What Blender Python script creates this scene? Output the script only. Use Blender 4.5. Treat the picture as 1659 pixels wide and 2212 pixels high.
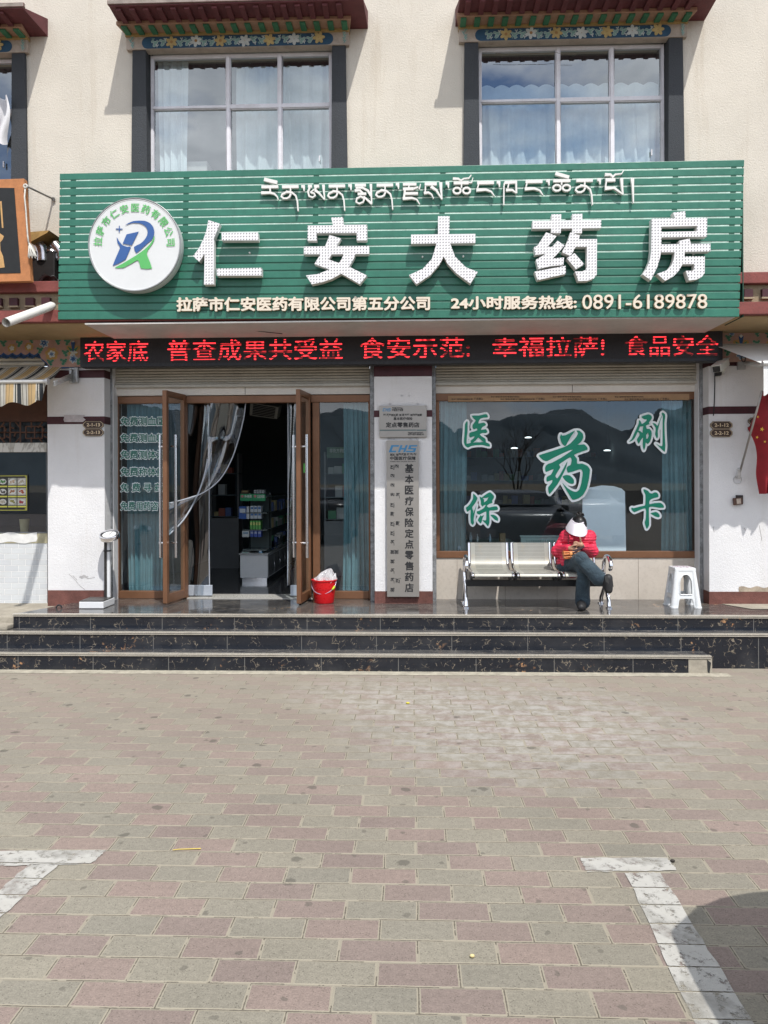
import bpy, bmesh, math, random
from mathutils import Vector, Matrix
from mathutils.geometry import tessellate_polygon
R = math.radians
for o in list(bpy.data.objects): bpy.data.objects.remove(o)
SC = bpy.context.scene; COL = SC.collection
random.seed(7)
# ---------------------------------------------------------------- camera
F, UC, VC, HH = 1660.0, 829.5, 1040.0, 1.75      # focal length and principal point in pixels of a 1659 x 2212 frame
YAW, ROLL = R(2.0), R(0.2)
_r0 = Vector((math.cos(YAW), math.sin(YAW), 0)); _f0 = Vector((-math.sin(YAW), math.cos(YAW), 0)); _u0 = Vector((0, 0, 1))
_rt = _r0*math.cos(ROLL) - _u0*math.sin(ROLL); _up = _u0*math.cos(ROLL) + _r0*math.sin(ROLL)
CAM = Vector((0, 0, HH))
cd = bpy.data.cameras.new('camera'); cam = bpy.data.objects.new('camera', cd); COL.objects.link(cam)
m = Matrix((_rt, _up, -_f0)).transposed().to_4x4(); m.translation = CAM; cam.matrix_world = m
cd.sensor_fit = 'VERTICAL'; cd.sensor_height = 36; cd.sensor_width = 27; cd.lens = 36*F/2212
cd.shift_y = (VC-1106)/2212; cd.clip_start = .05; cd.clip_end = 5000
SC.camera = cam
def ray(u, v): return _f0*F + _rt*(u-UC) + _up*(VC-v)
def P(u, v, Y):                                   # survey: the point of the facade plane y = Y seen at (u, v)
    d = ray(u, v); return CAM + d*(Y/d.y)
def G(u, v, z=0):                                 # the point of the level plane z seen at (u, v)
    d = ray(u, v); return CAM + d*((z-HH)/d.z)
# ---------------------------------------------------------------- light
SUN = Vector((-.47, 1.0, -1.74)).normalized()
sl = bpy.data.lights.new('sun', 'SUN'); so = bpy.data.objects.new('sun', sl); COL.objects.link(so)
sl.energy = 3.1; sl.angle = R(.55); sl.color = (1, .965, .91)
so.rotation_euler = SUN.to_track_quat('-Z', 'Y').to_euler(); so.location = (3, -6, 14)
W = bpy.data.worlds.new('World'); SC.world = W; W.use_nodes = True
def wnodes():
    nt = W.node_tree; n = nt.nodes; L = nt.links; n.clear()
    out = n.new('ShaderNodeOutputWorld'); bg = n.new('ShaderNodeBackground'); bg.inputs[1].default_value = .15
    sky = n.new('ShaderNodeTexSky'); sky.sky_type = 'NISHITA'; sky.sun_disc = False
    sky.sun_elevation = math.asin(-SUN.z); sky.sun_rotation = math.atan2(-SUN.x, -SUN.y); sky.altitude = 3600
    tc = n.new('ShaderNodeTexCoord'); mp = n.new('ShaderNodeMapping'); mp.inputs['Scale'].default_value = (1.6, 1.6, 3.4); mp.inputs['Location'].default_value = (.37, .12, .2)
    no = n.new('ShaderNodeTexNoise'); no.inputs['Scale'].default_value = 1.9; no.inputs['Detail'].default_value = 9; no.inputs['Roughness'].default_value = .56
    rp = n.new('ShaderNodeValToRGB'); rp.color_ramp.elements[0].position = .37; rp.color_ramp.elements[1].position = .52
    n2 = n.new('ShaderNodeTexNoise'); n2.inputs['Scale'].default_value = 5; n2.inputs['Detail'].default_value = 6
    cr = n.new('ShaderNodeValToRGB'); cr.color_ramp.elements[0].position = .3; cr.color_ramp.elements[0].color = (4.4, 4.7, 5.2, 1)
    cr.color_ramp.elements[1].position = .7; cr.color_ramp.elements[1].color = (9.6, 9.8, 10.2, 1)
    mx = n.new('ShaderNodeMix'); mx.data_type = 'RGBA'
    L.new(tc.outputs['Generated'], mp.inputs[0]); L.new(mp.outputs[0], no.inputs['Vector']); L.new(mp.outputs[0], n2.inputs['Vector'])
    L.new(no.outputs[0], rp.inputs[0]); L.new(n2.outputs[0], cr.inputs[0])
    L.new(rp.outputs[0], mx.inputs[0]); L.new(sky.outputs[0], mx.inputs[6]); L.new(cr.outputs[0], mx.inputs[7])
    L.new(mx.outputs[2], bg.inputs[0]); L.new(bg.outputs[0], out.inputs[0])
wnodes()
SC.view_settings.view_transform = 'Standard'; SC.view_settings.look = 'None'; SC.view_settings.gamma = 1
SC.view_settings.exposure = .50
SC.render.engine = 'CYCLES'; SC.cycles.max_bounces = 8; SC.cycles.transparent_max_bounces = 16; SC.cycles.caustics_reflective = False; SC.cycles.caustics_refractive = False
SC.cycles.sample_clamp_indirect = 6
# ---------------------------------------------------------------- materials
def srgb(r, g, b):
    f = lambda c: ((c/255+.055)/1.055)**2.4 if c > 10 else c/255/12.92
    return (f(r), f(g), f(b))
class NT:
    def __init__(s, name):
        s.m = bpy.data.materials.new(name); s.m.use_nodes = True; s.t = s.m.node_tree; s.n = s.t.nodes; s.L = s.t.links
        s.b = s.n['Principled BSDF']; s.out = s.n['Material Output']; s._tc = None
    def tc(s, out='Object'):
        if not s._tc: s._tc = s.n.new('ShaderNodeTexCoord')
        return s._tc.outputs[out]
    def new(s, t, **k):
        x = s.n.new('ShaderNode'+t)
        for a, b in k.items(): setattr(x, a, b)
        return x
    def lk(s, a, b): s.L.new(a, b)
    def val(s, v, sock):
        if hasattr(v, 'links'): s.lk(v, sock)
        else: sock.default_value = v
    def math(s, op, a, b=0, c=None, clamp=False):
        x = s.new('Math', operation=op, use_clamp=clamp); s.val(a, x.inputs[0]); s.val(b, x.inputs[1])
        if c is not None: s.val(c, x.inputs[2])
        return x.outputs[0]
    def noise(s, scale, detail=4, rough=.5, vec=None, dist=0):
        x = s.new('TexNoise'); x.inputs['Scale'].default_value = scale; x.inputs['Detail'].default_value = detail
        x.inputs['Roughness'].default_value = rough; x.inputs['Distortion'].default_value = dist
        s.lk(vec or s.tc(), x.inputs['Vector']); return x.outputs[0]
    def ramp(s, f, stops):
        x = s.new('ValToRGB'); e = x.color_ramp.elements
        while len(e) < len(stops): e.new(.5)
        for i, (p, c) in enumerate(stops):
            e[i].position = p; e[i].color = (c, c, c, 1) if isinstance(c, (int, float)) else (*c[:3], 1)
        s.lk(f, x.inputs[0]); return x.outputs[0]
    def mix(s, f, a, b, blend='MIX'):
        x = s.new('Mix', data_type='RGBA', blend_type=blend); s.val(f, x.inputs[0])
        for v, k in ((a, 6), (b, 7)):
            if hasattr(v, 'links'): s.lk(v, x.inputs[k])
            else: x.inputs[k].default_value = (*v[:3], 1)
        return x.outputs[2]
    def fres(s, ior):
        f0 = ((ior-1)/(ior+1))**2*1.6; w = s.new('LayerWeight'); w.inputs[0].default_value = .5
        return s.math('MULTIPLY_ADD', s.math('POWER', w.outputs['Facing'], 5), 1-f0, f0)
    def xyz(s, vec=None):
        x = s.new('SeparateXYZ'); s.lk(vec or s.tc(), x.inputs[0]); return x.outputs
    def comb(s, x, y, z):
        c = s.new('CombineXYZ')
        for i, v in enumerate((x, y, z)): s.val(v, c.inputs[i])
        return c.outputs[0]
    def map(s, scale, loc=(0, 0, 0), vec=None):
        x = s.new('Mapping'); x.inputs['Scale'].default_value = scale; x.inputs['Location'].default_value = loc
        s.lk(vec or s.tc(), x.inputs[0]); return x.outputs[0]
    def color(s, c): s.val(c if hasattr(c, 'links') else (*c[:3], 1), s.b.inputs['Base Color'])
    def set(s, **k):
        nm = dict(rough='Roughness', metal='Metallic', spec='Specular IOR Level', coat='Coat Weight', sheen='Sheen Weight', alpha='Alpha')
        for a, b in k.items(): s.val(b, s.b.inputs[nm[a]])
    def bump(s, h, strength=.3, dist=.01):
        x = s.new('Bump'); x.inputs['Strength'].default_value = strength; x.inputs['Distance'].default_value = dist
        s.lk(h, x.inputs['Height']); s.lk(x.outputs[0], s.b.inputs['Normal'])
MATS = {}
def mat(name, c, rough=.6, metal=0, var=.12, vs=6, bump=0, bs=80, spec=.4, dirt=0, streak=0):
    """plain material: base colour with cloudy wear, fine grain and optional grime"""
    if name in MATS: return MATS[name]
    t = NT(name); t.set(rough=rough, metal=metal, spec=spec)
    n1 = t.noise(vs, 6, .6); n2 = t.noise(vs*9, 3, .6)
    f = t.math('MULTIPLY_ADD', n2, .35, t.math('MULTIPLY', n1, .65))
    k = t.ramp(f, [(.3, 1-var*1.6), (.7, 1+var*.7)])
    col = t.mix(1, c, k, 'MULTIPLY')
    if dirt:
        d = t.ramp(t.noise(vs*.6, 8, .68), [(.5, 0.), (.72, 1.)]); col = t.mix(t.math('MULTIPLY', d, dirt), col, (c[0]*.45, c[1]*.42, c[2]*.38))
    if streak:
        d = t.ramp(t.noise(1, 6, .65, t.map((16, 16, .7))), [(.52, 0.), (.75, 1.)]); col = t.mix(t.math('MULTIPLY', d, streak), col, (c[0]*.5, c[1]*.46, c[2]*.4))
    t.color(col)
    if metal < .5: t.set(rough=t.ramp(n2, [(.3, max(0, rough-.08)), (.7, min(1, rough+.08))]))
    if bump: t.bump(t.noise(bs, 5, .6), bump, .01)
    MATS[name] = t.m; return t.m
def glass(name, ior, tint, wav=0):
    if name in MATS: return MATS[name]
    t = NT(name); t.n.remove(t.b)
    tr = t.new('BsdfTransparent'); tr.inputs[0].default_value = (*tint, 1)
    gl = t.new('BsdfGlossy'); gl.inputs['Roughness'].default_value = .0; gl.inputs[0].default_value = (.92, .97, 1, 1)
    fr = t.fres(ior); ms = t.new('MixShader')
    if wav:
        bp = t.new('Bump'); bp.inputs['Strength'].default_value = wav; bp.inputs['Distance'].default_value = .02
        t.lk(t.noise(1.4, 2), bp.inputs['Height']); t.lk(bp.outputs[0], gl.inputs['Normal'])
    t.lk(fr, ms.inputs[0]); t.lk(tr.outputs[0], ms.inputs[1]); t.lk(gl.outputs[0], ms.inputs[2]); t.lk(ms.outputs[0], t.out.inputs[0])
    MATS[name] = t.m; return t.m
# ---------------------------------------------------------------- mesh building
class MB:
    def __init__(s): s.v = []; s.f = []; s.mi = []; s.k = 0
    def face(s, pts, mi=0):
        b = len(s.v); s.v += [tuple(p) for p in pts]; s.f.append(tuple(range(b, b+len(pts)))); s.mi.append(mi); return s
    def add(s, vs, fs, mi=0):
        b = len(s.v); s.v += [tuple(p) for p in vs]
        for f in fs: s.f.append(tuple(b+i for i in f)); s.mi.append(mi)
        return s
    def hexa(s, p, mi=0):   # p: 8 corners, 0-3 front ring, 4-7 back ring
        return s.add(p, [(0, 1, 2, 3), (7, 6, 5, 4), (0, 4, 5, 1), (1, 5, 6, 2), (2, 6, 7, 3), (3, 7, 4, 0)], mi)
    def box(s, x0, x1, y0, y1, z0, z1, mi=0, M=None):
        p = [Vector(q) for q in ((x0, y0, z0), (x1, y0, z0), (x1, y0, z1), (x0, y0, z1), (x0, y1, z0), (x1, y1, z0), (x1, y1, z1), (x0, y1, z1))]
        if M: p = [M @ q for q in p]
        return s.hexa(p, mi)
    def pxbox(s, u0, u1, v0, v1, Y, depth, mi=0):   # a box standing in the facade whose front (plane y = Y) spans the surveyed corners
        a, b = P(u0, v1, Y), P(u1, v0, Y); x0, x1, z0, z1 = a.x, b.x, P((u0+u1)/2, v1, Y).z, P((u0+u1)/2, v0, Y).z
        return s.box(x0, x1, Y, Y+depth, z0, z1, mi)
    def quadbox(s, c, Y, depth, mi=0):     # 4 surveyed corners (tl, tr, br, bl)
        tl, tr, br, bl = [P(*q, Y) for q in c]; d = Vector((0, depth, 0))
        return s.hexa([bl, br, tr, tl, bl+d, br+d, tr+d, tl+d], mi)
    def prism(s, outer, holes, y0, y1, mi=0, mside=None):   # outer/holes: lists of (X, Z)
        loops = [outer]+list(holes); vv = [Vector((x, z, 0)) for l in loops for x, z in l]
        tris = tessellate_polygon([[Vector((x, z, 0)) for x, z in l] for l in loops])
        ft = []
        for t in tris:
            a, b, c = (vv[i] for i in t)
            if (b-a).cross(c-a).z < 0: t = (t[0], t[2], t[1])
            ft.append(t)
        s.add([(q.x, y0, q.y) for q in vv], ft, mi)
        if y1 is not None:
            k = mi if mside is None else mside
            for l in loops:
                n = len(l)
                for i in range(n):
                    (xa, za), (xb, zb) = l[i], l[(i+1) % n]
                    s.add([(xa, y0, za), (xb, y0, zb), (xb, y1, zb), (xa, y1, za)], [(0, 1, 2, 3)], k)
        return s
    def tube(s, pts, r, n=10, mi=0, cap=True, closed=False):
        pts = [Vector(p) for p in pts]; N = len(pts); rr = r if isinstance(r, (list, tuple)) else [r]*N
        b = len(s.v); up = None
        for i, p in enumerate(pts):
            if closed: d = pts[(i+1) % N]-pts[i-1]
            else: d = pts[min(i+1, N-1)]-pts[max(i-1, 0)]
            d.normalize()
            if up is None: up = Vector((0, 0, 1)) if abs(d.z) < .9 else Vector((1, 0, 0))
            x = d.cross(up).normalized(); up = x.cross(d).normalized()
            for k in range(n):
                a = 2*math.pi*k/n; s.v.append(tuple(p+(x*math.cos(a)+up*math.sin(a))*rr[i]))
        for i in range(N if closed else N-1):
            for k in range(n):
                j = (i+1) % N; s.f.append((b+i*n+k, b+i*n+(k+1) % n, b+j*n+(k+1) % n, b+j*n+k)); s.mi.append(mi)
        if cap and not closed:
            s.f.append(tuple(b+k for k in reversed(range(n)))); s.mi.append(mi)
            s.f.append(tuple(b+(N-1)*n+k for k in range(n))); s.mi.append(mi)
        return s
    def lathe(s, prof, c, n=24, mi=0, M=None):    # prof: (r, z)
        b = len(s.v)
        for r, z in prof:
            for k in range(n):
                a = 2*math.pi*k/n; q = Vector((r*math.cos(a), r*math.sin(a), z))
                if M: q = M @ q
                s.v.append(tuple(q+Vector(c)))
        for i in range(len(prof)-1):
            for k in range(n):
                s.f.append((b+i*n+k, b+i*n+(k+1) % n, b+(i+1)*n+(k+1) % n, b+(i+1)*n+k)); s.mi.append(mi)
        return s
    def ball(s, c, r, n=12, mi=0, M=None):
        rx, ry, rz = r if isinstance(r, (tuple, list)) else (r, r, r); b = len(s.v); h = n//2+1
        for i in range(h+1):
            t = math.pi*i/h
            for k in range(n):
                a = 2*math.pi*k/n; q = Vector((rx*math.sin(t)*math.cos(a), ry*math.sin(t)*math.sin(a), -rz*math.cos(t)))
                if M: q = M @ q
                s.v.append(tuple(q+Vector(c)))
        for i in range(h):
            for k in range(n):
                s.f.append((b+i*n+k, b+i*n+(k+1) % n, b+(i+1)*n+(k+1) % n, b+(i+1)*n+k)); s.mi.append(mi)
        return s
    def sheet(s, fn, nu, nv, mi=0):               # fn(a, b) -> point, a, b in 0..1
        b = len(s.v)
        for j in range(nv+1):
            for i in range(nu+1): s.v.append(tuple(fn(i/nu, j/nv)))
        for j in range(nv):
            for i in range(nu):
                q = b+j*(nu+1)+i; s.f.append((q, q+1, q+nu+2, q+nu+1)); s.mi.append(mi)
        return s
    def ribbon(s, pts, w0, w1, tf, y0, y1, mi=0):  # a pen stroke in the (u, v) frame tf, cut out of sheet from y0 to y1
        n = len(pts); L = []; Rr = []
        for i, (x, y) in enumerate(pts):
            ax, ay = pts[max(i-1, 0)]; bx, by = pts[min(i+1, n-1)]; d = math.hypot(bx-ax, by-ay) or 1
            nx, ny = -(by-ay)/d, (bx-ax)/d; w = (w0+(w1-w0)*i/max(1, n-1))/2
            L.append((x+nx*w, y+ny*w)); Rr.append((x-nx*w, y-ny*w))
        for i in range(n-1):
            q = [tf(*L[i]), tf(*L[i+1]), tf(*Rr[i+1]), tf(*Rr[i])]
            area = sum(q[k][0]*q[(k+1) % 4][1]-q[(k+1) % 4][0]*q[k][1] for k in range(4))
            if area < 0: q.reverse()
            yy = y0-s.k*.00012; s.k += 1
            s.prism(q, [], yy, y1, mi)
    def build(s, name, mats, parent=None, smooth=False, bevel=0, sub=0, keep=False):
        me = bpy.data.meshes.new(name); me.from_pydata(s.v, [], s.f); me.update()
        for q in (mats if isinstance(mats, (list, tuple)) else [mats]): me.materials.append(q)
        me.polygons.foreach_set('material_index', s.mi)
        bm = bmesh.new(); bm.from_mesh(me)
        if smooth or bevel or sub: bmesh.ops.remove_doubles(bm, verts=bm.verts, dist=1e-5)
        if smooth is not None and (bevel or smooth): bmesh.ops.recalc_face_normals(bm, faces=bm.faces)
        if bevel:
            ed = [e for e in bm.edges if e.is_manifold and e.calc_face_angle(0) > R(40)]
            bmesh.ops.bevel(bm, geom=ed, offset=bevel, segments=2, affect='EDGES', profile=.6)
        bm.to_mesh(me); bm.free()
        o = bpy.data.objects.new(name, me); COL.objects.link(o)
        if smooth:
            me.shade_smooth()
            if smooth != 1: me.set_sharp_from_angle(angle=R(smooth))
        if not keep: adopt(o, parent)
        return o
def adopt(o, parent):
    """parts keep world coordinates under their thing; a thing that is one mesh gets its origin at its base"""
    if parent is None:
        vs = [v.co for v in o.data.vertices]
        lo = [min(v[i] for v in vs) for i in range(3)]; hi = [max(v[i] for v in vs) for i in range(3)]
        c = Vector(((lo[0]+hi[0])/2, (lo[1]+hi[1])/2, lo[2])); o.data.transform(Matrix.Translation(-c)); o.location = c
    else:
        o.parent = parent
        if parent.type == 'EMPTY': o.matrix_parent_inverse = Matrix.Translation(-parent.location)
        elif parent.parent is None: o.matrix_parent_inverse = Matrix.Translation(-parent.location)
def tag(o, label=None, cat=None, group=None, kind=None):
    for k, v in (('label', label), ('category', cat), ('group', group), ('kind', kind)):
        if v: o[k] = v
    return o
def thing(name, label, cat, loc, group=None):
    o = bpy.data.objects.new(name, None); COL.objects.link(o); o.location = loc; o.empty_display_size = .1
    return tag(o, label, cat, group)
def copy_tree(o, delta=None, label=None, parent=None):
    c = o.copy(); COL.objects.link(c)
    if parent: c.parent = parent
    if delta is not None: c.location = o.location+Vector(delta)
    if label: c['label'] = label
    for ch in [x for x in bpy.data.objects if x.parent == o]: copy_tree(ch, parent=c)
    return c
DG = bpy.context.evaluated_depsgraph_get
def text_verts(body, bold=0, shear=0, space=1):
    c = bpy.data.curves.new('lettering', 'FONT'); c.body = body; c.size = 1; c.offset = bold; c.shear = shear; c.space_character = space; c.resolution_u = 3
    o = bpy.data.objects.new('lettering', c); COL.objects.link(o); bpy.context.view_layer.update()
    me = bpy.data.meshes.new_from_object(o.evaluated_get(DG())); v = [tuple(q.co[:2]) for q in me.vertices]; f = [tuple(p.vertices) for p in me.polygons]
    bpy.data.objects.remove(o); bpy.data.curves.remove(c); bpy.data.meshes.remove(me); return v, f
def text(mb, body, box, Y, depth=0, bold=.02, mi=0, ref=None, shear=0, rot=None, mside=None):
    """lettering fitted to the surveyed box (u0, u1, v0, v1) on plane y = Y; ref: characters whose height fills the box"""
    v, f = text_verts(body, 0, shear)
    x0 = min(p[0] for p in v)-bold; x1 = max(p[0] for p in v)+bold; y0 = min(p[1] for p in v)-bold; y1 = max(p[1] for p in v)+bold
    n = 1 if not bold else 8 if bold < .05 else 14
    for i in range(n):         # a bold weight is the plain glyph laid down several times, each a hair further out
        dx, dy = (bold*math.cos(2*math.pi*i/n), bold*math.sin(2*math.pi*i/n)) if bold else (0, 0)
        _glyph(mb, [(x+dx, y+dy) for x, y in v], f, (x0, x1, y0, y1), box, Y-i*.00005, depth, mi, mside)
def _glyph(mb, v, f, bb, box, Y, depth, mi, mside):
    x0, x1, y0, y1 = bb
    u0, u1, v0, v1 = box[:4]; sl = box[4] if len(box) > 4 else 0      # sl: drop of the line from left to right
    pos = [P(u0+(x-x0)/(x1-x0)*(u1-u0), v1-(y-y0)/(y1-y0)*(v1-v0)+sl*((x-x0)/(x1-x0)-.5), Y) for x, y in v]
    b = len(mb.v); mb.add(pos, f, mi)
    if depth:
        from collections import Counter
        ed = Counter(); dr = {}
        for q in f:
            for i in range(len(q)):
                a, c = q[i], q[(i+1) % len(q)]; ed[frozenset((a, c))] += 1; dr[frozenset((a, c))] = (a, c)
        d = Vector((0, depth, 0)); k = mi if mside is None else mside
        for e, n in ed.items():
            if n == 1:
                a, c = dr[e]; mb.face([pos[a], pos[c], pos[c]+d, pos[a]+d], k)
def smoothloop(pts, n=3):
    out = []; N = len(pts)
    for i in range(N):
        p0, p1, p2, p3 = pts[i-1], pts[i], pts[(i+1) % N], pts[(i+2) % N]
        for j in range(n):
            t = j/n; q = []
            for k in (0, 1):
                a, b, c, d = p0[k], p1[k], p2[k], p3[k]; ta, tb = .28*(c-a), .28*(d-b)
                q.append((2*t**3-3*t*t+1)*b+(t**3-2*t*t+t)*ta+(-2*t**3+3*t*t)*c+(t**3-t*t)*tb)
            out.append(tuple(q))
    return out
def blob(name, pieces, voxel, mats, parent, smooth_it=3):
    """one continuous surface: overlapping tapered limbs and ellipsoids fused by a voxel remesh"""
    mb = MB()
    for p in pieces:
        if p[0] == 'b': mb.ball(p[1], p[2], 16, 0, p[3] if len(p) > 3 else None)
        else:
            pts, rr = p[1], p[2]; mb.tube(pts, rr, 12)
            for q, r in zip(pts, rr): mb.ball(q, r*.995, 12)
    me = bpy.data.meshes.new(name); me.from_pydata(mb.v, [], mb.f)
    o = bpy.data.objects.new(name, me); COL.objects.link(o)
    md = o.modifiers.new('r', 'REMESH'); md.mode = 'VOXEL'; md.voxel_size = voxel
    if smooth_it: sm = o.modifiers.new('s', 'SMOOTH'); sm.iterations = smooth_it; sm.factor = .5
    bpy.context.view_layer.update()
    m2 = bpy.data.meshes.new_from_object(o.evaluated_get(DG())); o.modifiers.clear(); o.data = m2; bpy.data.meshes.remove(me)
    m2.name = name; m2.materials.clear(); m2.materials.append(mats); m2.shade_smooth()
    adopt(o, parent); return o
# ---------------------------------------------------------------- surveyed planes (metres from the camera) and levels
YP, YF, YU, YS = 8.12, 8.42, 7.65, 7.20        # pillar faces, shop fronts, upper wall, sign face
ZL = .46                                         # top of the landing
def pave_mat():
    t = NT('paver_paving'); x, y, z = t.xyz()
    Wd, D = .293, .135
    p0 = Vector((G(1247, 1867).x, G(1340, 1852).y, 0))
    y = t.math('ADD', y, t.math('MULTIPLY', t.math('SUBTRACT', t.noise(1.7, 3), .5), .016))
    ry = t.math('FLOOR', t.math('DIVIDE', t.math('ADD', y, -p0.y+20*D), D)); fy = t.math('FRACT', t.math('DIVIDE', t.math('ADD', y, -p0.y+20*D), D))
    wob = t.math('MULTIPLY', t.math('SUBTRACT', t.noise(1.3, 3), .5), .024)
    xs = t.math('ADD', t.math('DIVIDE', t.math('ADD', t.math('ADD', x, wob), -p0.x+40*Wd), Wd), t.math('MULTIPLY_ADD', ry, .5, .5))
    ix = t.math('FLOOR', xs); fx = t.math('FRACT', xs)
    par = t.math('MODULO', ix, 2)
    wn = t.new('TexWhiteNoise', noise_dimensions='2D'); t.lk(t.comb(ix, ry, 0), wn.inputs['Vector']); rnd = wn.outputs[0]
    red = t.mix(rnd, (.250, .194, .168), (.216, .172, .152)); grn = t.mix(rnd, (.250, .228, .182), (.216, .200, .164))
    c = t.mix(t.math('GREATER_THAN', par, .5), red, grn)
    # grain and pits of the concrete
    g = t.noise(150, 4, .75); c = t.mix(1, c, t.ramp(g, [(.3, .72), (.7, 1.2)]), 'MULTIPLY'); c = t.mix(1, c, t.ramp(t.noise(38, 4, .7), [(.3, .86), (.7, 1.1)]), 'MULTIPLY')
    pit = t.new('TexVoronoi'); pit.inputs['Scale'].default_value = 95; t.lk(t.tc(), pit.inputs['Vector'])
    pm = t.math('MULTIPLY', t.math('LESS_THAN', pit.outputs['Distance'], .24), t.math('GREATER_THAN', t.noise(26, 3), .5))
    c = t.mix(t.math('MULTIPLY', pm, .55), c, (.07, .062, .05))
    c = t.mix(1, c, t.ramp(t.noise(.8, 6, .62), [(.3, .84), (.7, 1.10)]), 'MULTIPLY')
    # pale dust near the steps and a whitish trodden patch
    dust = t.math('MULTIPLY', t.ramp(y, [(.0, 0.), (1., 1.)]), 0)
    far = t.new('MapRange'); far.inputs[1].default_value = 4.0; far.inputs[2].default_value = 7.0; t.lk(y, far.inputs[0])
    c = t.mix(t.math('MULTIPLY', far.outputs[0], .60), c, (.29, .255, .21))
    def patch(px, py, rx, ry_, k, thr=.5):
        ex = t.math('POWER', t.math('DIVIDE', t.math('SUBTRACT', x, px), rx), 2); ey = t.math('POWER', t.math('DIVIDE', t.math('SUBTRACT', y, py), ry_), 2)
        e = t.math('SUBTRACT', 1, t.math('ADD', ex, ey), clamp=True)
        return t.math('MULTIPLY', t.math('MULTIPLY', e, t.ramp(t.noise(9, 8, .7), [(thr-.08, 0.), (thr+.1, 1.)])), k, clamp=True)
    a = G(1130, 1560)
    c = t.mix(patch(a.x, a.y, 1.5, 1.4, .62, .50), c, (.40, .39, .37))
    a = G(820, 1500); c = t.mix(patch(a.x, a.y, .9, .7, .6, .5), c, (.38, .36, .33))
    # dark spots: gum and oil
    for sc, lo, k, thr in ((2.3, .085, .66, .62), (5.2, .10, .52, .66)):
        sp = t.new('TexVoronoi', voronoi_dimensions='2D'); sp.inputs['Scale'].default_value = sc
        dv = t.new('VectorMath', operation='ADD'); t.lk(t.tc(), dv.inputs[0])
        nz = t.new('TexNoise'); nz.inputs['Scale'].default_value = 22; t.lk(t.tc(), nz.inputs['Vector'])
        mm = t.new('VectorMath', operation='SCALE'); mm.inputs['Scale'].default_value = .05; t.lk(nz.outputs['Color'], mm.inputs[0]); t.lk(mm.outputs[0], dv.inputs[1]); t.lk(dv.outputs[0], sp.inputs['Vector'])
        msk = t.math('MULTIPLY', t.math('MULTIPLY', t.math('SUBTRACT', 1, t.math('DIVIDE', sp.outputs['Distance'], lo*.85), clamp=True), 3.5, clamp=True), t.math('GREATER_THAN', t.xyz(sp.outputs['Color'])[0], thr))
        c = t.mix(t.math('MULTIPLY', msk, k, clamp=True), c, (.085, .078, .066))
    # joints: sandy with a dark crack
    jx = t.math('MULTIPLY', t.math('MINIMUM', fx, t.math('SUBTRACT', 1, fx)), Wd); jy = t.math('MULTIPLY', t.math('MINIMUM', fy, t.math('SUBTRACT', 1, fy)), D)
    j = t.math('MINIMUM', jx, jy); jn = t.math('ADD', j, t.math('MULTIPLY', t.math('SUBTRACT', t.noise(60, 3, .6), .5), .006))
    sand = t.math('LESS_THAN', jn, .0075); crack = t.math('MULTIPLY', t.math('LESS_THAN', jn, .0022), t.math('GREATER_THAN', t.noise(7, 4, .6), .47))
    c = t.mix(t.math('MULTIPLY', sand, .9), c, (.285, .256, .20)); c = t.mix(t.math('MULTIPLY', crack, .8), c, (.075, .065, .05))
    t.color(c); t.set(rough=.88, spec=.25)
    h = t.math('ADD', t.math('MULTIPLY', t.math('MINIMUM', jn, .008), 120), t.math('MULTIPLY', g, .45)); t.bump(h, .45, .006)
    return t.m
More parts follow.
